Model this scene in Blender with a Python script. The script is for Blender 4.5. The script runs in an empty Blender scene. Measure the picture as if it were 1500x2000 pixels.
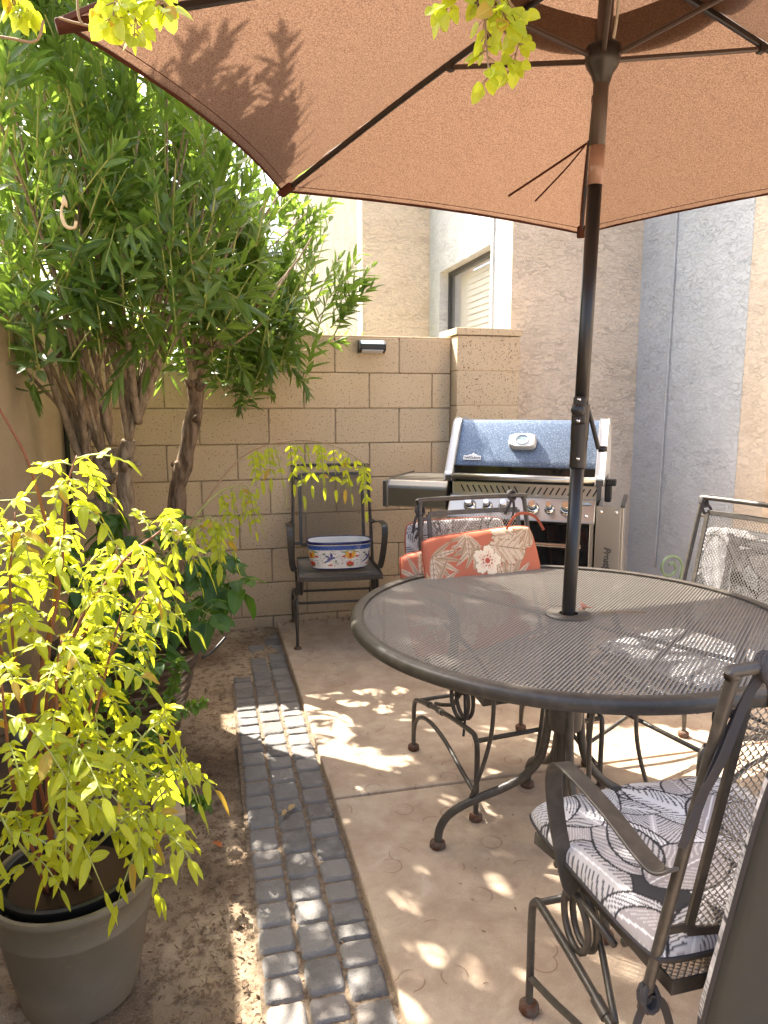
import bpy, bmesh, math, random
import numpy as np
from mathutils import Vector, Matrix
R = math.radians
random.seed(7); rng = np.random.default_rng(11)
scene = bpy.context.scene
col = scene.collection

# ------------------------------------------------------------ camera
CAM = Vector((0, 0, 1.30)); YAW = R(13.8); PITCH = math.atan(210/1400)
cd = bpy.data.cameras.new('camera'); cam = bpy.data.objects.new('camera', cd); col.objects.link(cam)
cam.location = CAM; cam.rotation_euler = (math.pi/2-PITCH, 0, -YAW)
cd.sensor_fit = 'VERTICAL'; cd.sensor_height = 36; cd.sensor_width = 27; cd.lens = 36*0.7
cd.clip_start = 0.02; cd.clip_end = 3000
scene.camera = cam
# ------------------------------------------------------------ world and sun
SUN_AZ, SUN_EL = 124.0, 51.0          # degrees counter-clockwise from +X
w = bpy.data.worlds.new("World"); scene.world = w; w.use_nodes = True
nt = w.node_tree; nt.nodes.clear()
sky = nt.nodes.new('ShaderNodeTexSky'); sky.sky_type = 'NISHITA'; sky.sun_disc = False
sky.sun_elevation = R(SUN_EL); sky.sun_rotation = R(90-SUN_AZ); sky.air_density = 1.0; sky.dust_density = 5.0; sky.ozone_density = 0.3
bgn = nt.nodes.new('ShaderNodeBackground'); bgn.inputs[1].default_value = 0.135
wo = nt.nodes.new('ShaderNodeOutputWorld')
nt.links.new(sky.outputs[0], bgn.inputs[0]); nt.links.new(bgn.outputs[0], wo.inputs[0])
sd = bpy.data.lights.new('sun', 'SUN'); sd.energy = 4.2; sd.angle = R(0.53); sd.color = (1.0, 0.93, 0.82)
so = bpy.data.objects.new('sun', sd); col.objects.link(so)
sv = Vector((math.cos(R(SUN_EL))*math.cos(R(SUN_AZ)), math.cos(R(SUN_EL))*math.sin(R(SUN_AZ)), math.sin(R(SUN_EL))))
so.rotation_euler = sv.to_track_quat('Z', 'Y').to_euler(); so.location = sv*20
scene.view_settings.view_transform = 'Standard'; scene.view_settings.look = 'None'
scene.view_settings.exposure = 2.42; scene.view_settings.gamma = 1
scene.cycles.max_bounces = 8; scene.cycles.transparent_max_bounces = 12; scene.cycles.diffuse_bounces = 5

# ------------------------------------------------------------ helpers
F = Vector((math.sin(YAW)*math.cos(PITCH), math.cos(YAW)*math.cos(PITCH), -math.sin(PITCH)))
RT = Vector((math.cos(YAW), -math.sin(YAW), 0)); UP = RT.cross(F)
def W(px, py, d):
    """world point seen at pixel px,py of the photograph, d metres in front of the camera"""
    return CAM + (F + RT*((px-750)/1400) + UP*((1000-py)/1400))*d

def mat(name, color=(.5,.5,.5), rough=.6, metal=0., spec=.5, build=None):
    m = bpy.data.materials.new(name); m.use_nodes = True
    t = m.node_tree; b = t.nodes['Principled BSDF']
    b.inputs['Base Color'].default_value = (*color, 1); b.inputs['Roughness'].default_value = rough
    b.inputs['Metallic'].default_value = metal; b.inputs['Specular IOR Level'].default_value = spec
    if build: build(t, b)
    return m
def nd(t, typ, **k):
    n = t.nodes.new(typ)
    for a, v in k.items():
        if a.startswith('i_'):
            key = a[2:].replace('_', ' ')
            n.inputs[key].default_value = v
        else: setattr(n, a, v)
    return n
def coords(t, kind='Object', scale=(1,1,1)):
    c = nd(t, 'ShaderNodeTexCoord'); mp = nd(t, 'ShaderNodeMapping'); mp.inputs['Scale'].default_value = scale
    t.links.new(c.outputs[kind], mp.inputs[0]); return mp.outputs[0]
def noise(t, vec, scale, detail=4, rough=.5, dist=0.):
    n = nd(t, 'ShaderNodeTexNoise'); n.inputs['Scale'].default_value = scale; n.inputs['Detail'].default_value = detail
    n.inputs['Roughness'].default_value = rough; n.inputs['Distortion'].default_value = dist
    if vec: t.links.new(vec, n.inputs['Vector'])
    return n.outputs['Fac']
def ramp(t, fac, stops, interp='LINEAR'):
    r = nd(t, 'ShaderNodeValToRGB'); cr = r.color_ramp; cr.interpolation = interp
    while len(cr.elements) < len(stops): cr.elements.new(.5)
    for e, (p, c) in zip(cr.elements, stops):
        e.position = p; e.color = (*c, 1) if hasattr(c, '__len__') else (c, c, c, 1)
    t.links.new(fac, r.inputs[0]); return r.outputs[0]
def mixc(t, fac, a, b, mode='MIX'):
    m = nd(t, 'ShaderNodeMix', data_type='RGBA', blend_type=mode)
    for s, v in ((m.inputs[0], fac), (m.inputs[6], a), (m.inputs[7], b)):
        if isinstance(v, (int, float)): s.default_value = v
        elif isinstance(v, tuple): s.default_value = (*v, 1)
        else: t.links.new(v, s)
    return m.outputs[2]
def mth(t, op, a, b=None, clamp=False):
    m = nd(t, 'ShaderNodeMath', operation=op); m.use_clamp = clamp
    for s, v in ((m.inputs[0], a), (m.inputs[1], b)):
        if v is None: continue
        if isinstance(v, (int, float)): s.default_value = v
        else: t.links.new(v, s)
    return m.outputs[0]
def bump(t, b, h, strength=.5, dist=.01, prev=None):
    n = nd(t, 'ShaderNodeBump'); n.inputs['Strength'].default_value = strength; n.inputs['Distance'].default_value = dist
    t.links.new(h, n.inputs['Height'])
    if prev: t.links.new(prev, n.inputs['Normal'])
    if b: t.links.new(n.outputs[0], b.inputs['Normal'])
    return n.outputs[0]

class MB:
    def __init__(s): s.v = []; s.f = []
    def add(s, vs, fs):
        o = len(s.v); s.v += [tuple(v) for v in vs]; s.f += [tuple(i+o for i in f) for f in fs]; return s
    def box(s, c, size, rot=None):
        vs = [Vector((x*size[0]/2, y*size[1]/2, z*size[2]/2)) for z in (-1,1) for y in (-1,1) for x in (-1,1)]
        if rot is not None: vs = [rot @ v for v in vs]
        vs = [v+Vector(c) for v in vs]
        return s.add(vs, [(0,2,3,1),(4,5,7,6),(0,1,5,4),(2,6,7,3),(0,4,6,2),(1,3,7,5)])
    def sweep(s, pts, sec, hint=None, closed=False, caps=True, scale=None):
        """sweep the 2D section sec along pts; hint = direction kept as the section's x axis"""
        P = [Vector(p) for p in pts]; n = len(P); k = len(sec); vs = []
        nrm = None
        for i in range(n):
            a = P[(i-1) % n] if (closed or i > 0) else P[0]; b = P[(i+1) % n] if (closed or i < n-1) else P[-1]
            T = (b-a).normalized()
            if hint is not None: x = Vector(hint) - T*Vector(hint).dot(T); x.normalize()
            elif nrm is None:
                h = Vector((0,0,1)) if abs(T.z) < .9 else Vector((1,0,0)); x = (h - T*h.dot(T)).normalized()
            else: x = (nrm - T*nrm.dot(T)).normalized()
            nrm = x; y = T.cross(x); sc = scale[i] if scale else 1
            vs += [P[i] + x*(q[0]*sc) + y*(q[1]*sc) for q in sec]
        fs = []
        for i in range(n if closed else n-1):
            j = (i+1) % n
            for q in range(k): fs.append((i*k+q, i*k+(q+1) % k, j*k+(q+1) % k, j*k+q))
        if not closed and caps: fs += [tuple(reversed(range(k))), tuple((n-1)*k+q for q in range(k))]
        return s.add(vs, fs)
    def tube(s, pts, r, seg=10, closed=False, hint=None):
        rs = r if hasattr(r, '__len__') else None
        sec = [(math.cos(2*math.pi*q/seg), math.sin(2*math.pi*q/seg)) for q in range(seg)]
        return s.sweep(pts, sec, hint, closed, True, rs if rs else [r]*len(pts))
    def bar(s, pts, wd, th, hint, closed=False):
        a, b = wd/2, th/2; c = min(a, b)*.5
        sec = [(-a+c,-b),(a-c,-b),(a,-b+c),(a,b-c),(a-c,b),(-a+c,b),(-a,b-c),(-a,-b+c)]
        return s.sweep(pts, sec, hint, closed)
    def lathe(s, prof, c=(0,0,0), seg=32, rot=None, sy=1.):
        vs = []; k = len(prof)
        for i in range(seg):
            a = 2*math.pi*i/seg
            for r, z in prof:
                v = Vector((r*math.cos(a), r*math.sin(a)*sy, z))
                if rot is not None: v = rot @ v
                vs.append(v+Vector(c))
        fs = [(i*k+j, ((i+1) % seg)*k+j, ((i+1) % seg)*k+j+1, i*k+j+1) for i in range(seg) for j in range(k-1)]
        return s.add(vs, fs)
    def build(s, name, m, parent=None, smooth=False, bevel=0, solid=0, sub=0, loc=None, auto=None):
        me = bpy.data.meshes.new(name); me.from_pydata(s.v, [], s.f); me.materials.append(m)
        me.update()
        o = bpy.data.objects.new(name, me); col.objects.link(o)
        if smooth or auto:
            me.polygons.foreach_set('use_smooth', [True]*len(me.polygons))
            if auto: me.set_sharp_from_angle(angle=R(auto))
        if parent: o.parent = parent
        if loc is not None: o.location = loc
        if bevel:
            b = o.modifiers.new('b', 'BEVEL'); b.width = bevel; b.segments = 2; b.limit_method = 'ANGLE'; b.harden_normals = False
        if solid:
            b = o.modifiers.new('s', 'SOLIDIFY'); b.thickness = solid; b.offset = 0
        if sub:
            b = o.modifiers.new('u', 'SUBSURF'); b.levels = sub; b.render_levels = sub
        return o
def spline(pts, n=6, closed=False):
    P = [Vector(p) for p in pts]; out = []; N = len(P)
    for i in range(N if closed else N-1):
        if closed: p0, p1, p2, p3 = P[(i-1) % N], P[i], P[(i+1) % N], P[(i+2) % N]
        else: p0, p1, p2, p3 = P[max(i-1,0)], P[i], P[i+1], P[min(i+2,N-1)]
        for k in range(n):
            t = k/n
            out.append(.5*((2*p1)+(p2-p0)*t+(2*p0-5*p1+4*p2-p3)*t*t+(3*p1-p0-3*p2+p3)*t**3))
    if not closed: out.append(P[-1])
    return out
def tag(o, label=None, cat=None, group=None, kind=None):
    if label: o['label'] = label
    if cat: o['category'] = cat
    if group: o['group'] = group
    if kind: o['kind'] = kind
    return o
def thing(name, loc, label, cat, group=None, rz=0, kind=None):
    o = bpy.data.objects.new(name, None); col.objects.link(o); o.location = loc; o.rotation_euler = (0,0,rz)
    o.empty_display_size = .1
    return tag(o, label, cat, group, kind)
def setcol(o, C):
    a = o.data.color_attributes.new('Col', 'FLOAT_COLOR', 'POINT'); C = np.concatenate([C, np.ones((len(C),1))], 1)
    a.data.foreach_set('color', C.astype(np.float32).ravel())
def lattice(fn, ulen, vlen, du, dv, fr=.26, clip=None, tw=None):
    """expanded metal: diamonds du x dv over a sheet; fn maps metres (u,v) to a point"""
    mb = MB(); nu = int(ulen/du)+2; nv = int(vlen/dv*2)+2
    for j in range(nv):
        for i in range(nu):
            cu = (i + (.5 if j % 2 else 0))*du; cv = j*dv/2
            if cu > ulen or cv > vlen: continue
            if clip and not clip(cu, cv): continue
            o = [(cu-du/2,cv),(cu,cv-dv/2),(cu+du/2,cv),(cu,cv+dv/2)]
            q = [(cu+(a-cu)*(1-fr), cv+(b-cv)*(1-fr)) for a, b in o]
            o = [(min(max(a,0),ulen), min(max(b,0),vlen)) for a, b in o]; q = [(min(max(a,0),ulen), min(max(b,0),vlen)) for a, b in q]
            tv = Vector(tw) if tw else Vector((0,0,0))
            mb.add([fn(*p) for p in o]+[Vector(fn(*p))+tv*(1 if w_ % 2 else -1) for w_, p in enumerate(q)], [(0,1,5,4),(1,2,6,5),(2,3,7,6),(3,0,4,7)])
    return mb

# ------------------------------------------------------------ materials
def f_stucco(c1, c2, sc=1.0, st=.8):
    def b(t, p):
        v = coords(t)
        n = noise(t, v, 3, 5)
        t.links.new(mixc(t, ramp(t, n, [(.3,0.),(.7,1.)]), c1, c2), p.inputs['Base Color'])
        m = nd(t, 'ShaderNodeMapping'); m.inputs['Scale'].default_value = (1,1,2.2); t.links.new(v, m.inputs[0])
        a = noise(t, m.outputs[0], 22*sc, 4, .6, .9)
        gt = ramp(t, noise(t, m.outputs[0], 7*sc, 2), [(.46,1.),(.60,0.)])
        cr = ramp(t, mth(t, 'ABSOLUTE', mth(t, 'SUBTRACT', a, .5)), [(.002,0.),(.022,1.)])
        cr = mth(t, 'MAXIMUM', cr, gt)
        h = mth(t, 'ADD', mth(t, 'MULTIPLY', cr, .8), mth(t, 'MULTIPLY', ramp(t, a, [(.44,0.),(.5,1.)]), .6))
        f = noise(t, v, 260*sc, 2)
        hh = mth(t, 'ADD', h, mth(t, 'MULTIPLY', f, .35))
        bump(t, p, hh, st, .006)
    return b
def f_block(t, p):
    v = coords(t)
    n = noise(t, v, 2.3, 5); g = noise(t, v, 230, 2)
    c = mixc(t, ramp(t, n, [(.3,0.),(.7,1.)]), (.57,.43,.27), (.65,.51,.34))
    ge = nd(t, 'ShaderNodeNewGeometry')
    c = mixc(t, mth(t, 'MULTIPLY', ge.outputs['Random Per Island'], .55), c, (.50,.385,.265))
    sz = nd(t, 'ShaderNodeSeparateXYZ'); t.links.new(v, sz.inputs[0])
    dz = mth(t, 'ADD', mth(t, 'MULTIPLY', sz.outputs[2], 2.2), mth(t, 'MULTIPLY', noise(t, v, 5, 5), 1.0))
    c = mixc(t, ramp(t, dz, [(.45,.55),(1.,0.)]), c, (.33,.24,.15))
    pit = noise(t, v, 105, 3, .6)
    pm = ramp(t, pit, [(.335,0.),(.40,1.)])
    c = mixc(t, pm, (.16,.11,.07), c)
    t.links.new(c, p.inputs['Base Color'])
    h = mth(t, 'ADD', pm, mth(t, 'MULTIPLY', g, .35))
    bump(t, p, h, .7, .003)
def f_concrete(t, p):
    v = coords(t)
    n = noise(t, v, 1.6, 6, .6); s = noise(t, v, 9, 5, .65); g = noise(t, v, 320, 2)
    c = mixc(t, ramp(t, n, [(.32,0.),(.7,1.)]), (.43,.335,.24), (.54,.435,.325))
    c = mixc(t, ramp(t, s, [(.42,0.),(.75,.7)]), c, (.30,.20,.14))
    st = noise(t, v, 3.5, 7, .7, .6)
    c = mixc(t, ramp(t, st, [(.48,0.),(.56,.45),(.60,.2)]), c, (.33,.25,.18))
    c = mixc(t, ramp(t, st, [(.30,.55),(.40,0.)]), c, (.58,.50,.41))
    # stamped crescent marks
    vo = nd(t, 'ShaderNodeTexVoronoi'); vo.inputs['Scale'].default_value = 6.5; vo.voronoi_dimensions = '2D'
    t.links.new(v, vo.inputs['Vector'])
    d = vo.outputs['Distance']
    ring = mth(t, 'LESS_THAN', mth(t, 'ABSOLUTE', mth(t, 'SUBTRACT', d, .20)), .013)
    mk = ramp(t, noise(t, v, 9, 1), [(.50,0.),(.56,1.)])
    ringm = mth(t, 'MULTIPLY', ring, mk)
    c = mixc(t, mth(t, 'MULTIPLY', ringm, .5), c, (.16,.08,.045))
    c = mixc(t, ramp(t, g, [(.56,0.),(.74,.5)]), c, (.20,.13,.09))
    t.links.new(c, p.inputs['Base Color'])
    h = mth(t, 'SUBTRACT', mth(t, 'ADD', mth(t, 'MULTIPLY', g, .3), s), mth(t, 'MULTIPLY', ringm, .5))
    bump(t, p, h, .35, .003)
def f_paver(t, p):
    v = coords(t)
    oi = nd(t, 'ShaderNodeNewGeometry')
    n = noise(t, v, 14, 6, .65); g = noise(t, v, 240, 2); sp = noise(t, v, 4, 3)
    r = oi.outputs['Random Per Island']
    c = mixc(t, r, (.125,.116,.107), (.23,.212,.194))
    c = mixc(t, ramp(t, n, [(.42,0.),(.66,.8)]), c, (.235,.225,.215))
    c = mixc(t, ramp(t, sp, [(.55,0.),(.8,.35)]), c, (.26,.18,.12))
    t.links.new(c, p.inputs['Base Color'])
    bump(t, p, mth(t, 'ADD', mth(t, 'MULTIPLY', n, 1.5), mth(t, 'MULTIPLY', g, .5)), .8, .007)
def f_dirt(t, p):
    v = coords(t)
    n = noise(t, v, 2.2, 6, .65); s = noise(t, v, 30, 5, .7); g = noise(t, v, 190, 3, .7)
    c = mixc(t, ramp(t, n, [(.38,0.),(.60,1.)]), (.22,.155,.10), (.47,.36,.245))
    c = mixc(t, ramp(t, s, [(.48,0.),(.62,.8)]), c, (.14,.09,.055))
    c = mixc(t, ramp(t, g, [(.55,0.),(.72,.6)]), c, (.55,.43,.30))
    t.links.new(c, p.inputs['Base Color'])
    bump(t, p, mth(t, 'ADD', mth(t, 'ADD', n, s), mth(t, 'MULTIPLY', g, .5)), 1., .012)
def f_iron(t, p):
    v = coords(t); n = noise(t, v, 40, 4, .6); g = noise(t, v, 400, 2)
    t.links.new(mixc(t, ramp(t, n, [(.45,0.),(.75,1.)]), (.050,.043,.035), (.085,.072,.058)), p.inputs['Base Color'])
    bump(t, p, g, .15, .001)
def f_rust(t, p):
    v = coords(t); n = noise(t, v, 60, 4, .7)
    t.links.new(mixc(t, ramp(t, n, [(.4,0.),(.6,1.)]), (.10,.04,.02), (.12,.09,.07)), p.inputs['Base Color'])
def f_fabric(t, p):
    out = t.nodes['Material Output']
    v = coords(t); wv = noise(t, v, 290, 3, .7); n = noise(t, v, 14, 4)
    c = mixc(t, ramp(t, wv, [(.32,0.),(.68,1.)]), (.075,.042,.027), (.16,.098,.065))
    c = mixc(t, mth(t, 'MULTIPLY', n, .3), c, (.14,.07,.045))
    t.links.new(c, p.inputs['Base Color']); p.inputs['Roughness'].default_value = .9; p.inputs['Specular IOR Level'].default_value = .1
    tr = nd(t, 'ShaderNodeBsdfTranslucent')
    t.links.new(mixc(t, ramp(t, wv, [(.38,0.),(.62,1.)]), (.055,.029,.018), (.150,.088,.055)), tr.inputs[0])
    mx = nd(t, 'ShaderNodeMixShader'); mx.inputs[0].default_value = .55
    bump(t, p, wv, .3, .002)
    t.links.new(p.outputs[0], mx.inputs[1]); t.links.new(tr.outputs[0], mx.inputs[2]); t.links.new(mx.outputs[0], out.inputs[0])
def f_leaf(c1, c2, rib, trc, trans=.45, rough=.38, dead=None):
    def b(t, p):
        out = t.nodes['Material Output']
        uv = nd(t, 'ShaderNodeUVMap'); sx = nd(t, 'ShaderNodeSeparateXYZ'); t.links.new(uv.outputs[0], sx.inputs[0])
        d = mth(t, 'ABSOLUTE', mth(t, 'SUBTRACT', sx.outputs[0], .5))
        rm = mth(t, 'LESS_THAN', d, .045)
        ge = nd(t, 'ShaderNodeNewGeometry'); r = ge.outputs['Random Per Island']
        v = coords(t); n = noise(t, v, 3, 2)
        f = mth(t, 'ADD', mth(t, 'MULTIPLY', r, .65), mth(t, 'MULTIPLY', n, .35))
        c = mixc(t, ramp(t, f, [(.2,0.),(.8,1.)]), c1, c2)
        tc = mixc(t, f, tuple(x*.8 for x in trc), trc)
        if dead:
            dm = mth(t, 'GREATER_THAN', r, 1-dead)
            c = mixc(t, dm, c, (.42,.30,.05)); tc = mixc(t, dm, tc, (.75,.45,.05))
        mo = ramp(t, noise(t, v, 70, 3), [(.58,0.),(.70,.5)])
        c = mixc(t, mo, c, tuple(x*.6 for x in c2)); tc = mixc(t, mo, tc, tuple(x*.7 for x in trc))
        c = mixc(t, mth(t, 'MULTIPLY', rm, .8), c, rib)
        sv = mth(t, 'SINE', mth(t, 'MULTIPLY', mth(t, 'ADD', sx.outputs[1], mth(t, 'MULTIPLY', d, -.9)), 60))
        t.links.new(c, p.inputs['Base Color']); p.inputs['Roughness'].default_value = rough
        tr = nd(t, 'ShaderNodeBsdfTranslucent'); t.links.new(tc, tr.inputs[0])
        mx = nd(t, 'ShaderNodeMixShader'); mx.inputs[0].default_value = trans
        bump(t, p, sv, .25, .001)
        t.links.new(p.outputs[0], mx.inputs[1]); t.links.new(tr.outputs[0], mx.inputs[2]); t.links.new(mx.outputs[0], out.inputs[0])
    return b
def f_bark(c1, c2, sc=1, st=.8):
    def b(t, p):
        v = coords(t, 'Object', (1,1,.3)); n = noise(t, v, 38*sc, 5, .65, .4); n2 = noise(t, v, 7, 3)
        c = mixc(t, ramp(t, n, [(.38,0.),(.62,1.)]), c1, c2)
        c = mixc(t, mth(t, 'MULTIPLY', n2, .4), c, tuple(x*.6 for x in c2))
        t.links.new(c, p.inputs['Base Color']); bump(t, p, n, st, .012)
    return b
def f_steel(t, p):
    v = coords(t, 'Object', (1,1,60)); n = noise(t, v, 6, 3); s = noise(t, coords(t), 5, 3)
    t.links.new(mixc(t, s, (.42,.40,.36), (.55,.53,.49)), p.inputs['Base Color'])
    t.links.new(mth(t, 'ADD', mth(t, 'MULTIPLY', n, .16), .24), p.inputs['Roughness'])
    p.inputs['Metallic'].default_value = 1
def f_lid(t, p):
    v = coords(t); n = noise(t, v, 170, 2, .8)
    c = mixc(t, ramp(t, n, [(.50,0.),(.66,1.)]), (.10,.135,.185), (.24,.285,.35))  # charcoal lid; blue of the reflected sky put into its base colour
    t.links.new(c, p.inputs['Base Color']); p.inputs['Metallic'].default_value = .85; p.inputs['Roughness'].default_value = .42
    bump(t, p, noise(t, v, 90, 3), .25, .002)
def f_col(rough=.7, spec=.3, weave=True):
    def b(t, p):
        a = nd(t, 'ShaderNodeAttribute'); a.attribute_name = 'Col'
        t.links.new(a.outputs['Color'], p.inputs['Base Color']); p.inputs['Roughness'].default_value = rough
        p.inputs['Specular IOR Level'].default_value = spec
        if weave: bump(t, p, noise(t, coords(t), 600, 2), .2, .001)
    return b
def f_pot(t, p):
    v = coords(t); n = noise(t, v, 5, 5); g = noise(t, v, 150, 2)
    c = mixc(t, ramp(t, n, [(.35,0.),(.7,1.)]), (.125,.105,.07), (.185,.155,.11))
    c = mixc(t, ramp(t, g, [(.6,0.),(.75,.4)]), c, (.07,.055,.04))
    sc = noise(t, coords(t, 'Object', (1,1,3)), 22, 6, .75)
    c = mixc(t, ramp(t, sc, [(.60,0.),(.70,.4)]), c, (.30,.25,.19))
    sz = nd(t, 'ShaderNodeSeparateXYZ'); t.links.new(v, sz.inputs[0])
    c = mixc(t, ramp(t, mth(t, 'ADD', sz.outputs[2], mth(t, 'MULTIPLY', n, .12)), [(.06,.8),(.16,0.)]), c, (.36,.27,.18))
    t.links.new(c, p.inputs['Base Color']); bump(t, p, g, .2, .001)
def f_glaze(t, p):
    v = coords(t); n = noise(t, v, 8, 4)
    t.links.new(mixc(t, n, (.035,.022,.014), (.10,.065,.042)), p.inputs['Base Color'])
    bump(t, p, noise(t, v, 40, 3), .25, .003)
M = dict(
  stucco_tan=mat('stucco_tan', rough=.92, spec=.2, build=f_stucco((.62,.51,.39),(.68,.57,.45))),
  stucco_grey_sky=mat('stucco_grey_sky', rough=.92, spec=.2, build=f_stucco((.49,.50,.505),(.56,.57,.575))),  # house stucco greyed for left faces; blue sky light put into the colour
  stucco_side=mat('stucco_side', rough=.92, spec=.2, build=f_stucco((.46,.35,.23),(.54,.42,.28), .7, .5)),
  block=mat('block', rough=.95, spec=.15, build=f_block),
  mortar=mat('mortar', (.60,.47,.31), .95, spec=.1),
  groove=mat('groove', (.31,.235,.16), .95, spec=.1),
  concrete=mat('concrete', rough=.8, spec=.3, build=f_concrete),
  paver=mat('paver', rough=.72, spec=.4, build=f_paver),
  dirt=mat('dirt', rough=.95, spec=.1, build=f_dirt),
  iron=mat('iron', rough=.42, spec=.5, build=f_iron),
  stucco_sun_darkened=mat('stucco_sun_darkened', rough=.92, spec=.2, build=f_stucco((.15,.137,.112),(.20,.183,.15), .9, .8)),  # house stucco darkened in colour to hold down the sun's glare
  mesh=mat('mesh', (.25,.225,.19), .33, .15, spec=1.0),
  steel_d=mat('steel_d', (.20,.185,.16), .38, .9),
  rust=mat('rust', rough=.8, spec=.2, build=f_rust),
  fabric=mat('fabric', build=f_fabric),
  pole=mat('pole', (.018,.014,.012), .35), pole_b=mat('pole_b', (.055,.034,.024), .4),
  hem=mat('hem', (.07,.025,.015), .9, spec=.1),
  tape=mat('tape', (.30,.17,.12), .15),
  rope=mat('rope', (.5,.45,.36), .9), strap=mat('strap', (.055,.05,.05), .85, spec=.2), strap_o=mat('strap_o', (.35,.09,.05), .85, spec=.2),
  black=mat('black', (.012,.012,.012), .4), gloss=mat('gloss', (.006,.006,.007), .08),
  steel=mat('steel', build=f_steel), chrome=mat('chrome', (.75,.75,.75), .12, 1),
  alu=mat('alu', (.62,.63,.62), .45, .5), dark_alu=mat('dark_alu', (.11,.10,.09), .4, .6),
  lid=mat('lid', build=f_lid), dial=mat('dial', (.35,.45,.5), .1),
  white=mat('white', (.75,.75,.74), .5), frame=mat('frame', (.03,.03,.032), .4),
  pot=mat('pot', rough=.5, build=f_pot), glaze=mat('glaze', rough=.17, spec=.6, build=f_glaze),
  soil=mat('soil', (.05,.032,.02), .95, spec=.1),
  cloth=mat('cloth', build=f_col()), ceramic=mat('ceramic', build=f_col(.12, .6, False)),
  bark=mat('bark', rough=.9, spec=.15, build=f_bark((.17,.12,.08),(.40,.31,.215))),
  bark_r=mat('bark_r', rough=.9, spec=.15, build=f_bark((.06,.037,.025),(.28,.20,.135), .8, 1.)),
  twig=mat('twig', (.30,.19,.10), .8), twig_g=mat('twig_g', (.30,.33,.08), .6), twig_r=mat('twig_r', (.20,.065,.025), .6),
  litter=mat('litter', (.17,.105,.06), .8), green_paint=mat('green_paint', (.16,.24,.13), .5),
  pod=mat('pod', (.62,.47,.26), .7),
  oleander=mat('oleander', build=f_leaf((.032,.085,.018),(.14,.235,.045),(.32,.38,.14),(.34,.52,.06), .40, .33)),
  lime=mat('lime', build=f_leaf((.30,.38,.02),(.48,.52,.035),(.52,.54,.12),(.82,.88,.04), .52, .4, .05)),
  broad=mat('broad', build=f_leaf((.03,.085,.018),(.075,.17,.03),(.13,.20,.06),(.20,.42,.04), .4, .45)),
  small=mat('small', build=f_leaf((.06,.14,.02),(.14,.25,.035),(.2,.3,.06),(.32,.52,.05), .45, .4)),
  far_leaf=mat('far_leaf', build=f_leaf((.15,.24,.04),(.28,.36,.06),(.3,.36,.1),(.6,.75,.12), .5, .5)),
)
M['stone'] = M['mortar']

# ------------------------------------------------------------ leaf batches
class Leaves:
    def __init__(s): s.L = []
    def add(s, p, d, n, ln, wd, droop=.2, fold=.25, wave=0.): s.L.append((*p, *d, *n, ln, wd, droop, fold, wave))
    def build(s, name, m, parent, prof='lance', ns=4):
        A = np.array(s.L, dtype=np.float64); N = len(A)
        p, d, n = A[:,0:3], A[:,3:6], A[:,6:9]; ln, wd, dr, fo = A[:,9], A[:,10], A[:,11], A[:,12]; wv = A[:,13]
        d = d/np.linalg.norm(d, axis=1, keepdims=True)
        sd = np.cross(d, n); sd /= (np.linalg.norm(sd, axis=1, keepdims=True)+1e-9); nn = np.cross(sd, d)
        T = np.linspace(0, 1, ns+1)
        if prof == 'lance': wp = np.sin(np.pi*T**.85)**.8
        elif prof == 'oval': wp = np.sin(np.pi*T**.75)**.6
        else: wp = np.sin(np.pi*T**.6)**.55
        wp[0] = .06; wp[-1] = .03
        V = np.zeros((N, ns+1, 3, 3)); UV = np.zeros((ns+1, 3, 2))
        for k, t in enumerate(T):
            c = p + d*(ln*t)[:,None] + np.array([0,0,-1.])*(dr*ln*t*t)[:,None] + nn*(wv*np.sin(t*5)*wd)[:,None]
            h = (wd*.5*wp[k])[:,None]
            V[:,k,1] = c; V[:,k,0] = c - sd*h + nn*h*fo[:,None]; V[:,k,2] = c + sd*h + nn*h*fo[:,None]
            UV[k] = [(0,t),(.5,t),(1,t)]
        q = []
        for k in range(ns):
            for j in range(2): a = k*3+j; q.append((a, a+1, a+4, a+3))
        q = np.array(q); base = (np.arange(N)*(ns+1)*3)[:,None,None]; Fc = (q[None]+base).reshape(-1, 4)
        me = bpy.data.meshes.new(name); nv = N*(ns+1)*3
        me.vertices.add(nv); me.vertices.foreach_set('co', V.astype(np.float32).ravel())
        me.loops.add(Fc.size); me.loops.foreach_set('vertex_index', Fc.astype(np.int32).ravel())
        me.polygons.add(len(Fc)); me.polygons.foreach_set('loop_start', np.arange(0, Fc.size, 4, dtype=np.int32))
        me.polygons.foreach_set('use_smooth', np.ones(len(Fc), dtype=bool))
        uvl = me.uv_layers.new(name='UVMap'); UVv = np.tile(UV.reshape(-1,2), (N,1)); uvl.data.foreach_set('uv', UVv[Fc.ravel()].astype(np.float32).ravel())
        me.update(calc_edges=True); me.validate(); me.materials.append(m)
        o = bpy.data.objects.new(name, me); col.objects.link(o)
        if parent: o.parent = parent
        return o
def rv(s=1.): return Vector((random.uniform(-s,s), random.uniform(-s,s), random.uniform(-s,s)))
def perp(d):
    a = Vector((0,0,1)) if abs(d.z) < .9 else Vector((1,0,0)); x = d.cross(a).normalized(); return x, d.cross(x).normalized()

# ============================================================ SETTING
SX0, WALLX, WY = .370, -.76, 4.22
g = MB()
n = 90
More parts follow.
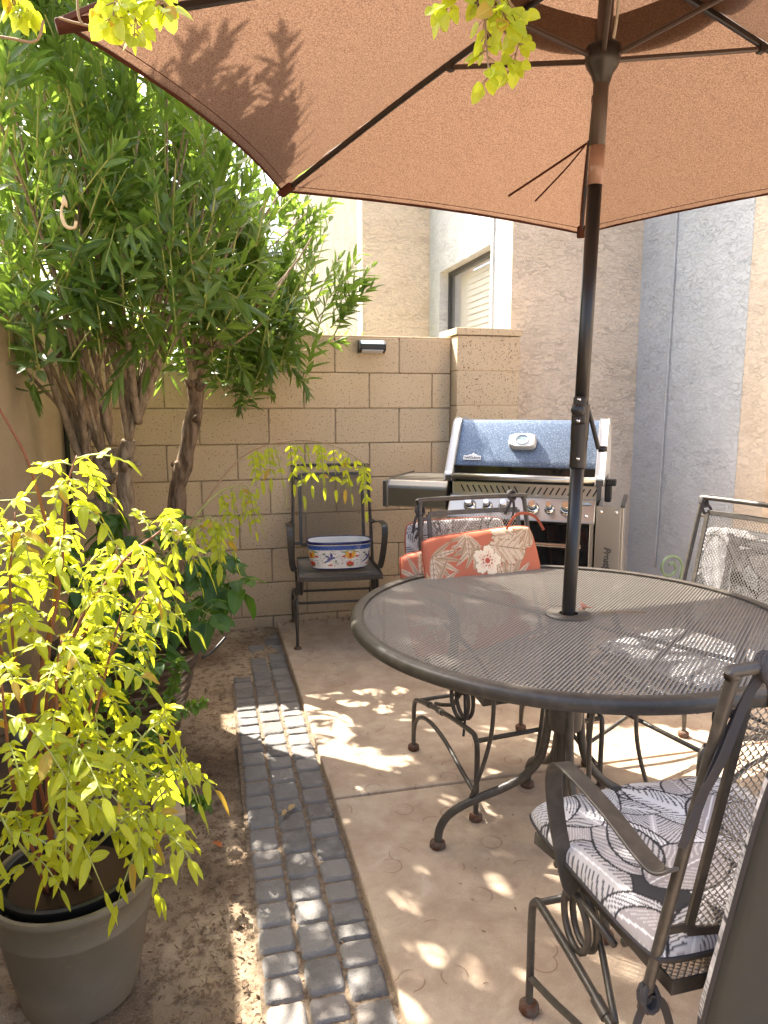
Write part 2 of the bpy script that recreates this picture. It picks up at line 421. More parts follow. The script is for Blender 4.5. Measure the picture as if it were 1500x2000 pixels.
# garden soil, gently uneven near the camera, flat far away
gx = sorted(set([-400,-100,-30,-8] + list(np.linspace(-3, 6, 91)) + [9,30,100,400])); gy = sorted(set([-400,-100,-30,-8] + list(np.linspace(-3, 7, 101)) + [12,40,120,500]))
vs = []
for y in gy:
    for x in gx:
        z = -.045
        if -1 < x < .5 and 0 < y < 4.3: z += .006*math.sin(x*9+y*4)+.005*math.sin(y*11-x*6)+random.uniform(-.002,.002)
        if -.8 < x < .36 and y > 3.2: z += .022*min(1, (y-3.2)/.7)
        vs.append((x,y,z))
nx = len(gx)
g.add(vs, [(j*nx+i, j*nx+i+1, (j+1)*nx+i+1, (j+1)*nx+i) for j in range(len(gy)-1) for i in range(nx-1)])
tag(g.build('garden_soil', M['dirt'], smooth=True), kind='structure')
g = MB()
g.box((SX0+2.2, (2.205+4.6)/2, -.05), (4.4, 4.6-2.205, .10)); g.box((SX0+2.2, (2.195-3)/2, -.05), (4.4, 5.195, .10))
tag(g.build('patio_slab', M['concrete'], bevel=.008), kind='structure')
# pavers
g = MB(); ys = [.4+.05*i for i in range(62)]; xs = [.072+.0075*i for i in range(41)]
g.add([(x, y, -.033+random.uniform(-.0015,.0015)-(.006 if y > 3.35 else 0)) for y in ys for x in xs], [(j*41+i, j*41+i+1, (j+1)*41+i+1, (j+1)*41+i) for j in range(61) for i in range(40)])
M['sand'] = mat('sand', rough=.95, spec=.1, build=lambda t, p: t.links.new(ramp(t, noise(t, coords(t), 60, 5, .7), [(.35,(.11,.08,.055)),(.65,(.27,.205,.145))]), p.inputs['Base Color']))
tag(g.build('path_bedding', M['sand'], smooth=True), kind='structure')
g = MB()
cx0 = [.079, .1745, .270]
for ci, x0 in enumerate(cx0):
    y = .75 + .03*ci; yend = [3.45, 3.85, 4.08][ci]
    while y < yend:
        ln = random.choice([.055,.075,.085,.095,.10,.115]); wd = .0945
        cx = x0+wd/2+random.uniform(-.002,.002); cy = y+ln/2; rot = random.uniform(-.02,.02)
        K = 10; hz = -.024+random.uniform(-.003,.003) ; tx = random.uniform(-.02,.02); ty = random.uniform(-.02,.02)
        if y > 2.9: hz -= .004*(y-2.9)/.8
        vs = []; ph = random.uniform(0,9)
        for j in range(K+1):
            for i in range(K+1):
                u, v = 2*i/K-1, 2*j/K-1
                us = math.copysign(abs(u)**.6, u); vv = math.copysign(abs(v)**.6, v)
                e = max(abs(us), abs(vv)); rr = (abs(us)**9+abs(vv)**9)**(1/9)
                sc = e/max(rr,1e-6) if e > 0 else 1
                px = us*sc*(wd/2-.0022)*(1+.02*math.sin(v*4+ph)); py = vv*sc*(ln/2-.0022)*(1+.03*math.sin(u*3+ph*2))
                z = hz + tx*px + ty*py - .014*(max(0, e-.88)/.12)**2 + .0012*math.sin(px*90+ph)*math.sin(py*80+ph)
                vs.append((cx+px-rot*py, cy+py+rot*px, z))
        g.add(vs, [(j*(K+1)+i, j*(K+1)+i+1, (j+1)*(K+1)+i+1, (j+1)*(K+1)+i) for j in range(K) for i in range(K)])
        y += ln+.0025
tag(g.build('paver_path', M['paver'], smooth=True), kind='structure')

# block wall
CH = .206; BL = .390
t = thing('block_wall', (.6, WY, -.05), 'tan concrete block garden wall behind the chair with the painted planter', 'wall')
g = MB(); g.box((.32-.6, .10, .845), (2.30, .17, 1.74)); g.build('mortar_core', M['mortar'], t)
g = MB(); zt = 1.69+.05
r0 = 0; z = zt
row = 0
while z > -.1:
    zb = z-CH; off = [.738-.6, .738-.6+BL*.53][row % 2]
    x = off - BL*6
    while x < .86:
        a = max(x, -1.42); b = min(x+BL, .853)
        if b-a > .02 and zb < z:
            g.box(((a+b)/2, .008, (z+zb)/2), (b-a-.005, .034, CH-.004))
            g.box(((a+b)/2, .20, (z+zb)/2), (b-a-.005, .03, CH-.0035))
        x += BL
    z = zb; row += 1
# cap faces along the top
g.box((.32-.6, .10, zt+.004), (2.28, .205, .012))
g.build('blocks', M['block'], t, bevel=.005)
g = MB(); z = zt; row = 0
while z > 0:
    off = [.738-.6, .738-.6+BL*.53][row % 2]; x = off-BL*6
    while x < .84:
        if -1.4 < x: g.box((x, -.003, z-CH/2-.004), (.0055, .0115, CH-.03))
        x += BL
    z -= CH; row += 1
g.build('vertical_joints', M['groove'], t)
# pilaster
t = thing('wall_pilaster', (1.655, 4.14, -.05), 'square block pilaster at the end of the garden wall, behind the grill', 'pillar')
g = MB(); g.box((0, .12, .87), (.385, .30, 1.73)); g.build('core', M['mortar'], t)
g = MB(); z = 1.75+.05
for k in range(9):
    h = CH if k else .045
    g.box((0, .12, z-h/2), (.40 if k else .42, .31 if k else .33, h-.004)); z -= h
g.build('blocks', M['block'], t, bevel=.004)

# stucco side wall (left)
t = thing('side_wall', (WALLX-.1, 2, -.05), 'tan stucco side wall along the left edge of the garden', 'wall')
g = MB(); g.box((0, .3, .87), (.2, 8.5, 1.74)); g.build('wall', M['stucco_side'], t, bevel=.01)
t = MB(); t.tube([(-.735,4.185,-.05),(-.735,4.185,.7),(-.738,4.185,1.27)], .013, 10)
tag(t.build('downpipe', M['black'], smooth=True), 'thin black vertical pipe in the corner behind the oleanders', 'pipe')

# stepped house
H = 6.0
t = thing('house', (2.4, 4.45, -.05), 'tall stucco house with stepped walls rising behind the grill and block wall', 'house')
def wallbox(x0, y0, x1, y1, m, z0=0, z1=H, name='wall'):
    g = MB(); g.box(((x0+x1)/2-2.4, (y0+y1)/2-4.45, (z0+z1)/2), (x1-x0, y1-y0, z1-z0)); return g.build(name, m, t)
# left facing faces are thin skins in front of the masonry so that the window can be cut
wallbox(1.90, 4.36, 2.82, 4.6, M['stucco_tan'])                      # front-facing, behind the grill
# wall X=1.97 from Y 4.6 to 6.12 with a window opening
WX = 1.90
wy0, wy1, wz0, wz1 = 4.72, 5.82, 1.55, 2.42
wallbox(WX, 4.6, WX+.22, wy0, M['stucco_grey_sky']); wallbox(WX, wy1, WX+.22, 6.1, M['stucco_grey_sky'])
wallbox(WX, wy0, WX+.22, wy1, M['stucco_grey_sky'], 0, wz0); wallbox(WX, wy0, WX+.22, wy1, M['stucco_grey_sky'], wz1, H)
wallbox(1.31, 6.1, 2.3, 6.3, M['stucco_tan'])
wallbox(1.31, 6.3, 1.5, 12, M['stucco_sun_darkened'])
wallbox(2.82, 3.36, 3.0, 4.6, M['stucco_grey_sky'])
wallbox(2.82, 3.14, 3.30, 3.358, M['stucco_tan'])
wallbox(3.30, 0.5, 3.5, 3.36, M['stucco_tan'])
# window
g = MB()
yc, zc = (wy0+wy1)/2-4.45, (wz0+wz1)/2; fx = WX+.10-2.4
for dy in (-1, 1): g.box((fx, yc+dy*((wy1-wy0)/2-.015), zc), (.05, .03, wz1-wz0))
for dz in (-1, 1): g.box((fx, yc, zc+dz*((wz1-wz0)/2-.015)), (.048, wy1-wy0-.06, .03))
win = g.build('window', M['frame'], t)
g = MB(); k = 0; z = wz0+.05
while z < wz1-.03:
    g.box((fx+.05, yc-.12, z), (.006, wy1-wy0-.30, .045), Matrix.Rotation(R(12), 3, 'Y')); z += .047
g.box((fx+.075, yc, zc), (.004, wy1-wy0-.07, wz1-wz0-.07))
g.build('blind', M['white'], win)
def glassy(t_, p):
    out = t_.nodes['Material Output']; gl = nd(t_, 'ShaderNodeBsdfGlossy'); gl.inputs[1].default_value = .02
    tr = nd(t_, 'ShaderNodeBsdfTransparent'); lw = nd(t_, 'ShaderNodeLayerWeight'); lw.inputs[0].default_value = .12
    mx = nd(t_, 'ShaderNodeMixShader'); t_.links.new(lw.outputs['Facing'], mx.inputs[0])
    t_.links.new(tr.outputs[0], mx.inputs[1]); t_.links.new(gl.outputs[0], mx.inputs[2]); t_.links.new(mx.outputs[0], out.inputs[0])
M['glass'] = mat('glass', build=glassy)
g = MB(); g.box((fx-.01, yc, zc), (.004, wy1-wy0-.06, wz1-wz0-.06)); g.build('pane', M['glass'], win)
# painted-over cables on the walls
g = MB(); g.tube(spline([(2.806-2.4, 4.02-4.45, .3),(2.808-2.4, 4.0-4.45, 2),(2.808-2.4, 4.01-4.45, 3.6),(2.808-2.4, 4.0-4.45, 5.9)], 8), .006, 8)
g.build('cable', M['stucco_grey_sky'], t, smooth=True)
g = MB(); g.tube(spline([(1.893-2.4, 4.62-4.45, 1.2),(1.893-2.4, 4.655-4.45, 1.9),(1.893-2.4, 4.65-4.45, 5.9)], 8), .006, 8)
g.build('cable', M['stucco_grey_sky'], t, smooth=True)

# wall light
t = thing('wall_light', (.954, 4.212, 1.60), 'small black solar light fixed near the top of the block wall', 'wall light')
g = MB()
pf = [(0,.0),(0,.068),(-.035,.066),(-.058,.045),(-.058,.018),(-.02,.0)]
n = len(pf); vs = [(x, y, z) for x in (-.078,.078) for y, z in pf]
g.add(vs, [tuple(range(n)), tuple(reversed(range(n,2*n)))]+[(i,(i+1)%n,n+(i+1)%n,n+i) for i in range(n)]); g.build('housing', M['black'], t, bevel=.004)
g = MB(); g.box((0,-.0495,.0585), (.135,.034,.002), Matrix.Rotation(R(42),3,'X')); g.build('solar_panel', M['dial'], t)
g = MB(); g.box((0,-.042,.006), (.125,.035,.003), Matrix.Rotation(R(-25),3,'X')); g.build('lens', M['alu'], t)

# ============================================================ TABLE + UMBRELLA
TC = Vector((.966, 1.765, 0))
t = thing('patio_table', TC, 'round bronze mesh patio table with scrolled legs and the umbrella pole through it', 'table')
RR = .585
g = lattice(lambda u, v: (u-RR, v-RR, .716+.0*(u)), 2*RR, 2*RR, .0135, .0125, .21, lambda a, b: .062 < math.hypot(a-RR, b-RR) < RR+.004, (0,0,.0012))
g.build('tabletop', M['mesh'], t, solid=.0010)
g = MB(); prof = [(.578,.724),(.592,.7265),(.604,.724),(.611,.716),(.612,.704),(.608,.694),(.598,.690),(.590,.693),(.590,.712),(.578,.716),(.578,.724)]
g.lathe(prof, seg=128); g.build('rim', M['iron'], t, smooth=True)
g = MB(); g.lathe([(.026,.722),(.062,.721),(.064,.718),(.062,.712),(.026,.713)], seg=48); g.build('umbrella_ring', M['iron'], t, smooth=True)
g = MB(); g.lathe([(.0,.08),(.024,.08),(.024,.71),(.0,.71)], seg=24)
g.lathe([(.024,.46),(.048,.458),(.05,.44),(.05,.40),(.048,.385),(.024,.383)], seg=24); g.build('pedestal', M['iron'], t, auto=35)
g = MB()
for a in (30,120,210,300):      # thin arms under the mesh
    c, s = math.cos(R(a)), math.sin(R(a)); g.bar([(c*.03,s*.03,.703),(c*.59,s*.59,.703)], .018, .006, (-s,c,0))
g.build('support_arm', M['iron'], t)
for a in (164, 80, 260, 344):
    c, s = math.cos(R(a)), math.sin(R(a))
    P = lambda r, z: (c*r, s*r, z)
    g = MB(); g.tube(spline([P(.045,.70),P(.044,.56),P(.044,.42),P(.062,.30),P(.105,.235),P(.165,.195),P(.266,.146),P(.325,.105),P(.352,.06),P(.358,.012)], 6), .0125, 12)
    lg = g.build('leg', M['iron'], t, smooth=True)
    g = MB(); g.tube(spline([P(.36,.70),P(.26,.60),P(.209,.50),P(.204,.395),P(.221,.29),P(.262,.16)], 6), .0065, 10); g.build('scroll_rod', M['iron'], lg, smooth=True)
    g = MB(); g.lathe([(0,.022),(.016,.022),(.023,.016),(.024,.004),(.02,0),(0,0)], P(.358,0), 20); g.build('foot', M['rust'], lg, smooth=True)

# umbrella
PB = TC+Vector((0,0,0)); tilt = .024
def ax(z): return Vector((PB.x+.004+tilt*(z-.72), PB.y+.008, z))
HC = ax(2.03)
RIM = [Vector(p) for p in ((1.529,2.813,2.0),(.283,2.654,2.04),(-.255,1.653,2.05))]
RIM += [2*Vector((HC.x,HC.y,2.035))-r for r in RIM]     # A B C, then opposite D E F
for r in RIM[3:]: r.z = 2.04
APEX = ax(2.43)
t = thing('patio_umbrella', PB, 'large terracotta canvas umbrella open over the round table', 'umbrella')
L = lambda p: Vector(p)-PB
g = MB(); g.tube([L(ax(z)) for z in (.04,.4,.8,1.24)], .019, 20); g.tube([L(ax(z)) for z in (1.22,1.5,1.86)], .0185, 20); g.build('lower_pole', M['pole'], t, smooth=True)
g = MB(); g.tube([L(ax(z)) for z in (1.86,2.1,2.44)], .0195, 20); g.build('upper_pole', M['pole_b'], t, smooth=True)
g = MB(); g.tube([L(ax(z)) for z in (1.86,1.955)], .0205, 20); g.build('joint_tape', M['tape'], t, smooth=True)
g = MB()
for z0, z1, r in ((1.13,1.205,.0225),(1.205,1.30,.024)): g.tube([L(ax(z)) for z in (z0,z1)], r, 20)
g.build('crank_sleeve', M['pole'], t, auto=40)
c0 = ax(1.285)
toCam = (CAM-c0); toCam.z = 0; toCam.normalize(); side = Vector((toCam.y,-toCam.x,0))*-1
rt = RT.copy()
g = MB()
g.box(L(c0+toCam*.016-rt*.004), (.034,.03,.075), Matrix.Rotation(-YAW-R(14),3,'Z'))
hsg = g.build('crank_housing', M['pole'], t, bevel=.006)
g = MB(); rotc = toCam.to_track_quat('Z','Y').to_matrix()
g.lathe([(0,.012),(.014,.011),(.018,.006),(.018,0)], L(c0+toCam*.03-rt*.008), 20, rotc); g.build('knob', M['pole'], hsg, smooth=True)
for dz in (.028,-.028):
    g = MB(); g.lathe([(0,.004),(.004,.003),(.0055,0)], L(c0+toCam*.031-rt*.006+Vector((0,0,dz))), 12, rotc); g.build('screw', M['chrome'], hsg, smooth=True)
g = MB(); g.lathe([(0,.004),(.004,.003),(.005,0)], L(ax(1.155)+toCam*.022), 12, rotc); g.build('screw', M['chrome'], t, smooth=True)
g = MB(); a0 = c0+rt*.018+toCam*.002; a1 = c0+rt*.052-Vector((0,0,.105))
g.bar([L(a0+Vector((0,0,.005))), L(a0+rt*.012-Vector((0,0,.03))), L(a1)], .015, .012, toCam); ch = g.build('crank_handle', M['pole'], t, bevel=.002)
g = MB(); g.tube([L(a1+rt*.0), L(a1+rt*.022+toCam*.004)], .0085, 14); g.build('grip', M['pole'], ch, smooth=True)
# runner hub
hz = 2.155
g = MB(); g.lathe([(0,-.052),(.02,-.052),(.022,-.045),(.026,-.030),(.040,-.008),(.044,.004),(.044,.032),(.040,.038),(0,.038)], L(ax(hz)), 28); g.build('runner_hub', M['pole'], t, auto=35)
# pull cord
g = MB(); g.tube(spline([L(ax(2.20)+rt*.024+toCam*.02), L(ax(2.28)+rt*.030+toCam*.02), L(ax(2.40)+rt*.026+toCam*.015)], 6), .004, 8); g.build('pull_cord', M['rope'], t, smooth=True)
fr_att = .40
for k, r in enumerate(RIM):
    e = APEX.lerp(r, .995); mid = APEX.lerp(r, .5)-Vector((0,0,-.012))
    dz = Vector((0,0,-.012))
    g = MB(); g.bar([L(p+dz) for p in spline([APEX, APEX.lerp(r,.5)+Vector((0,0,.012)), e], 6)], .012, .018, (r-APEX).cross(Vector((0,0,1)))); rb = g.build('rib', M['pole'], t)
    at = APEX.lerp(r, fr_att)+Vector((0,0,-.012)); hd = (Vector((r.x,r.y,0))-Vector((APEX.x,APEX.y,0))).normalized()
    g = MB(); g.bar([L(ax(hz+.012)+hd*.04), L(at)], .012, .012, hd.cross(Vector((0,0,1)))); g.build('strut', M['pole_b'], rb)
    g = MB(); g.box(L(at), (.02,.02,.022), hd.to_track_quat('X','Z').to_matrix()); g.build('bracket', M['pole'], rb, bevel=.003)
    g = MB(); pk = APEX.lerp(r, .955); g.bar([L(pk-Vector((0,0,.010))), L(r.lerp(APEX,-.005)-Vector((0,0,.010)))], .036, .022, (r-APEX).cross(Vector((0,0,1)))); g.build('rib_pocket', M['hem'], rb, bevel=.004)
# canopy panels with a vent opening; sags slightly between the ribs
g = MB(); NR, NS = 22, 16; v0 = .185
ctr = APEX
for k in range(6):
    a, b = RIM[k], RIM[(k+1) % 6]; vs = []
    for i in range(NR+1):
        s = v0+(1-v0)*i/NR
        for j in range(NS+1):
            u = j/NS; e = a.lerp(b, u)
            inset = .045*4*u*(1-u)*s**2
            p = ctr.lerp(e, s*(1-inset)) ; p.z += .0035*math.sin(s*55+k)*math.exp(-min(u,1-u)*14)*s + .012*4*s*(1-s) - .030*4*u*(1-u)*s*(1-s*.5) + .0015*math.sin(u*37+k*3+s*5)*s
            if i == 0: # round opening
                pass
            vs.append(L(p))
    g.add(vs, [(i*(NS+1)+j, i*(NS+1)+j+1, (i+1)*(NS+1)+j+1, (i+1)*(NS+1)+j) for i in range(NR) for j in range(NS)])
cn = g.build('canopy', M['fabric'], t, smooth=True)
g = MB()
for k in range(6):
    a, b = RIM[k], RIM[(k+1) % 6]; pts = []
    for j in range(NS+1):
        u = j/NS; e = a.lerp(b, u); p = ctr.lerp(e, 1-.045*4*u*(1-u)); p.z += -.030*4*u*(1-u)*.5; pts.append(L(p))
    g.bar(pts, .012, .0035, (0,0,1))
g.build('hem', M['hem'], cn)
g = MB()
for k in range(6):
    a, b = RIM[k], RIM[(k+1) % 6]; pts = []
    for j in range(NS+1):
        u = j/NS; e = a.lerp(b, u); p = ctr.lerp(e, .975*(1-.045*4*u*(1-u))); p.z += .012*4*.975*.025 - .030*4*u*(1-u)*.52 - .001; pts.append(L(p))
    g.bar(pts, .0022, .001, (0,0,1))
g.build('stitching', M['hem'], cn)
g = MB()
for k in range(6):
    a, b = RIM[k], RIM[(k+1) % 6]; vs = []
    for i in range(7):
        s = .02+.27*i/6
        for j in range(NS+1):
            u = j/NS; e = a.lerp(b, u); rad = s*(1+.10*math.sin(math.pi*u)) ; p = ctr.lerp(e, rad)
            p.z += .045 - .015*i/6; vs.append(L(p))
    g.add(vs, [(i*(NS+1)+j, i*(NS+1)+j+1, (i+1)*(NS+1)+j+1, (i+1)*(NS+1)+j) for i in range(6) for j in range(NS)])
g.build('vent_cap', M['fabric'], t, smooth=True)
g = MB(); g.lathe([(0,.09),(.012,.085),(.018,.06),(.012,.03),(.03,.0)], L(APEX)+Vector((0,0,.03)), 16); g.build('finial', M['pole'], t, smooth=True)
# narrow dark ribbons just under the canopy beside the rear rib
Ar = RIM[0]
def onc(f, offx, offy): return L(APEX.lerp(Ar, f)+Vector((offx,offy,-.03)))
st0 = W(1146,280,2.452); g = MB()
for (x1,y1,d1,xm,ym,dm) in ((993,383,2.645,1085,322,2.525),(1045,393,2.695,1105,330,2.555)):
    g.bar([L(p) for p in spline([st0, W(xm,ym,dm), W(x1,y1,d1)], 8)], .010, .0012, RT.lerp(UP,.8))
g.build('canopy_ribbon', M['hem'], t)
g = MB(); g.bar([L(p) for p in spline([W(1150,275,2.435), W(1143,340,2.598), W(1137,400,2.76), W(1134,450,2.91)], 8)], .010, .003, RT); g.build('canopy_ribbon', M['hem'], t)

# ============================================================ CHAIRS
def yb(z): return .13+.203*(z-.36)
def chair(loc, rz, label, group='mesh armchairs of the patio set'):
    t = thing('patio_chair', loc, label, 'chair', group, rz)
    # seat
    def sf(u, v):
        x = (u-.225); y = v-.265; k = 1-.06*(v/.43)
        return (x*k, y, .418 + .006*math.cos(x*9) - .022*max(0, (.10-v)/.10)**2 - .012*math.sin(math.pi*v/.43))
    g = lattice(sf, .45, .43, .014, .0115, .21, None, (0,0,.001)); g.build('seat', M['mesh'], t, solid=.0008)
    g = MB(); loop = []
    for u, v in [(0,.0),(.0,.1),(0,.25),(0,.43),(.15,.43),(.3,.43),(.45,.43),(.45,.25),(.45,.1),(.45,0),(.3,-.006),(.15,-.006)]:
        p = Vector(sf(min(max(u,-.004),.454), v)); p.z = .414-.018*max(0,(.1-v)/.1)**2; loop.append(p)
    g.bar(loop, .026, .005, (0,0,1), closed=True); g.build('seat_frame', M['iron'], t, bevel=0)
    # back
    def bf(u, v):
        x = u-.185; z = .50+v; return (x, yb(z)+.018*(1-(x/.185)**2), z)
    g = lattice(bf, .37, .405, .0115, .015, .19, None, (0,.001,0)); g.build('backrest', M['mesh'], t, solid=.0008)
    g = MB(); pts = [bf(0,0)]+[bf(0,.2),bf(0,.405),bf(.12,.405),bf(.25,.405),bf(.37,.405),bf(.37,.2),bf(.37,0),bf(.25,0),bf(.12,0)]
    g.bar(pts[:3], .018, .006, (1,0,0)); g.bar(pts[5:8], .018, .006, (1,0,0))
    g.bar(spline(pts[2:6],4), .018, .006, (0,.2,1)); g.bar(spline([pts[7],pts[8],pts[9],pts[0]],4), .018, .006, (0,.2,1))
    for s in (-1,1): g.bar([(s*.18, yb(.51), .51),(s*.232, yb(.51), .51)], .016, .006, (0,.2,1))
    for s in (-1,1): g.bar([(s*.18, yb(.89), .89),(s*.222, yb(.89), .89)], .012, .006, (0,.2,1))
    g.build('back_panel_frame', M['iron'], t)
    g = MB(); p = []
    for s in (-1, 1):
        q = [(s*.234, yb(.35), .35),(s*.231, yb(.55), .55),(s*.224, yb(.80), .80),(s*.219, yb(.925), .925),(s*.214, yb(.945), .945),(s*.195, yb(.957), .957)]
        p = q if s == -1 else p + list(reversed(q))
    g.tube(spline(p, 5), .009, 12); g.build('back_frame', M['iron'], t, smooth=True)
    g = MB()
    for s in (-1, 1):
        g = MB()
        g.bar(spline([(s*.228, yb(.63)-.0, .630),(s*.250, yb(.63)-.015, .622),(s*.258, .14, .628),(s*.262, .05, .648),(s*.262,-.06,.655),(s*.262,-.115,.645),(s*.260,-.135,.60),(s*.256,-.120,.52),(s*.247,-.090,.43),(s*.236,-.083,.405)], 6), .034, .006, (s,0,.04))
        g.build('armrest', M['iron'], t)
    for s in (-1, 1):
        X = s*.235; g = MB()
        g.tube(spline([(X,-.25,.01),(X,-.25,.12),(X,-.25,.235),(X,-.238,.268),(X,-.205,.278),(X,-.05,.262),(X,.10,.238),(X,.205,.215),(X,.236,.20),(X,.248,.165),(X,.25,.09),(X,.25,.01)], 6), .0085, 12)
        g.tube(spline([(X,.248,.05),(X,.236,.11),(X,.19,.155),(X,.10,.175),(X,-.02,.160),(X,-.15,.115),(X,-.246,.085)], 6), .0075, 10)
        b = g.build('base_frame', M['iron'], t, smooth=True)
        for y in (-.25, .25):
            g = MB(); g.lathe([(0,.024),(.013,.024),(.021,.018),(.022,.005),(.018,0),(0,0)], (X,y,0), 18); g.build('foot', M['rust'], b, smooth=True)
        g = MB(); pts = []
        for i in range(49):
            a = math.pi*.5 - 2*math.pi*i/24*1.0; pts.append((X-s*(.004+.020*i/26), -.10+.052*math.cos(a), .334+.060*math.sin(a)))
        pts = [(X-s*.004, .04, .392),(X-s*.004, -.04, .394)] + pts + [(X-s*.03,-.02,.285),(X-s*.012,.03,.268),(X,.06,.262)]
        g.tube(pts, .0068, 10); g.build('spring_coil', M['iron'], t, smooth=True)
        for y0_, z0_, y1_, z1_ in ((.0,.2535,.035,.248),(.10,.2385,.125,.2345)):
            g = MB(); g.tube([(X,y0_,z0_),(X,y1_,z1_)], .0115, 12); g.build('clamp', M['iron'], b, auto=40)
    g = MB(); g.tube([(-.235,-.243,.262),(.235,-.243,.262)], .0075, 10); g.tube([(-.235,.232,.203),(.235,.232,.203)], .0075, 10)
    g.tube([(-.215,.04,.392),(.215,.04,.392)], .007, 10); g.tube([(-.225,-.18,.392),(.225,-.18,.392)], .007, 10)
    g.build('crossbar', M['iron'], t, smooth=True)
    return t
chB = chair((.985,2.245,0), R(7), 'mesh chair behind the table with the orange floral cushion against its back')
def copy_tree(o, loc, rz, label):
    c = o.copy(); col.objects.link(c); c.location = loc; c.rotation_euler = (0,0,rz); c['label'] = label
    for ch in o.children:
        d = ch.copy(); col.objects.link(d); d.parent = c
        for g_ in ch.children:
            e = g_.copy(); col.objects.link(e); e.parent = d
    return c
bpy.context.view_layer.update()
chA = copy_tree(chB, (.685,3.94,-.012), R(-4), 'mesh chair against the block wall holding the painted ceramic planter')
chE = copy_tree(chB, (.872,1.015,0), R(181), 'nearest mesh chair at lower right with the grey leaf seat cushion')
chD = copy_tree(chB, (1.60,2.03,0), R(283.3), 'sunlit mesh chair at the right edge beyond the table')

# ------------------------------------------------------------ painted patterns (colour attributes)
def leafmask(U, V, cx, cy, ang, ln, wd):
    c, s = math.cos(ang), math.sin(ang); x = (U-cx)*c+(V-cy)*s; y = -(U-cx)*s+(V-cy)*c
    tt = np.clip(x/ln, 0, 1); h = wd*.5*np.sin(np.pi*tt**.8)**.8
    return (x > 0) & (x < ln) & (np.abs(y) < h), x, y
def paint_greyleaf(U, V, seed=1):
    r = np.random.default_rng(seed); C = np.zeros(U.shape+(3,)); C[:] = (.045,.045,.05)
    cols = [(.62,.61,.62),(.55,.54,.55),(.70,.70,.71),(.36,.33,.33),(.48,.46,.46)]
    for k in range(62):
        cx, cy = r.uniform(-.30,.30), r.uniform(-.30,.30); ang = r.uniform(0, 6.28); ln = r.uniform(.12,.26); wd = ln*r.uniform(.4,.62)
        c_, s_ = math.cos(ang), math.sin(ang)
        m, x, y = leafmask(U, V, cx, cy, ang, ln, wd); base = np.array(cols[k % 5])
        m2, _, _ = leafmask(U, V, cx-.004*c_, cy-.004*s_, ang, ln+.009, wd+.010)
        C[m2] = (.03,.03,.035); C[m] = base
        ay = np.abs(y); ph = (x*1.0 - ay*r.uniform(.6,1.4) - r.uniform(4,11)*ay*ay)*r.uniform(380, 620) + 1.5*np.sin(x*90+y*60)
        vein = (np.sin(ph + 1.2*np.sin(ay*70)) > .45) & (ay > .002+.10*wd*r.uniform(0,1)) & m
        C[vein] = np.array((.10,.10,.11)) if k % 5 != 3 else np.array((.58,.56,.56))
        C[m & (ay < .0016)] = (.75,.75,.75)
    return C
def paint_orange(U, V):
    r = np.random.default_rng(5); C = np.zeros(U.shape+(3,)); C[:] = (.50,.145,.08)
    cream = np.array((.66,.50,.36)); dk = np.array((.22,.15,.09)); tan = np.array((.50,.34,.22))
    def palm(cx, cy, a0, L_, n=9, spread=2.6):
        for i in range(n):
            a = a0 + (i/(n-1)-.5)*spread; l = L_*(1-.35*abs(i/(n-1)-.5)); m, x, y = leafmask(U, V, cx, cy, a, l, l*.17)
            C[m] = cream if i % 2 else tan; C[m & (np.abs(y) < .0013)] = dk
            C[m & (np.sin(y*1400) > .8)] = tan*.8
    def monstera(cx, cy, a, s):
        c, q = math.cos(a), math.sin(a); x = (U-cx)*c+(V-cy)*q; y = -(U-cx)*q+(V-cy)*c
        th = np.arctan2(y, x-.35*s); rr = np.hypot(x-.45*s, y)
        rad = s*.5*(1+.10*np.cos(th*2))*(1-.42*np.clip(np.cos(th*9)-.45, 0, 1)*(np.abs(th) > .3))
        m = rr < rad; C[rr < rad+.0025] = dk; C[m] = cream
        C[m & (np.abs(y) < .0018)] = dk
        C[m & (np.sin((x-np.abs(y)*.8)*260) > .93)] = dk*1.6
        C[m & (np.sin((x-np.abs(y)*.8)*130) > .6) & (rr > rad*.55)] = tan
    def hib(cx, cy, s):
        th = np.arctan2(V-cy, U-cx); rr = np.hypot(U-cx, V-cy); rad = s*(.62+.38*np.abs(np.cos(th*2.5))**.7+.04*np.sin(th*17))
        m = rr < rad; C[rr < rad+.002] = dk; C[m] = (.82,.68,.52)
        C[m & (rr < rad*.62) & (np.sin(th*22) > .75)] = (.55,.18,.12)
        C[rr < s*.18] = (.45,.08,.05)
        for i in range(9):
            a = i*.7; C[np.hypot(U-cx-s*.33*math.cos(a), V-cy-s*.33*math.sin(a)) < .003] = (.35,.06,.04)
    palm(-.16,-.10, 1.9, .15, 9, 3.6); palm(.06,-.02, .9, .15, 9, 2.2); palm(.09,-.12,.4,.16,8,2.0); palm(-.02,.16,3.8,.12,7,1.8)
    palm(.20,.12,2.2,.11,6,1.8); palm(-.20,.13,-.6,.12,7,2.2)
    monstera(-.10,-.02,-.5,.17); monstera(.04,.14,-.25,.13); monstera(.20,-.05,2.8,.13); monstera(-.19,-.17,.6,.12)
    palm(-.21,.02,1.2,.12,6,2.4); palm(-.05,.19,-1.9,.09,6,2.0); palm(.21,.19,3.6,.10,7,1.6)
    monstera(.12,.17,2.4,.09)
    hib(.005,.09,.055); hib(.16,-.17,.05); C[np.hypot((U-.045)*1.3, V-.02) < .012] = (.80,.66,.50)
    return C
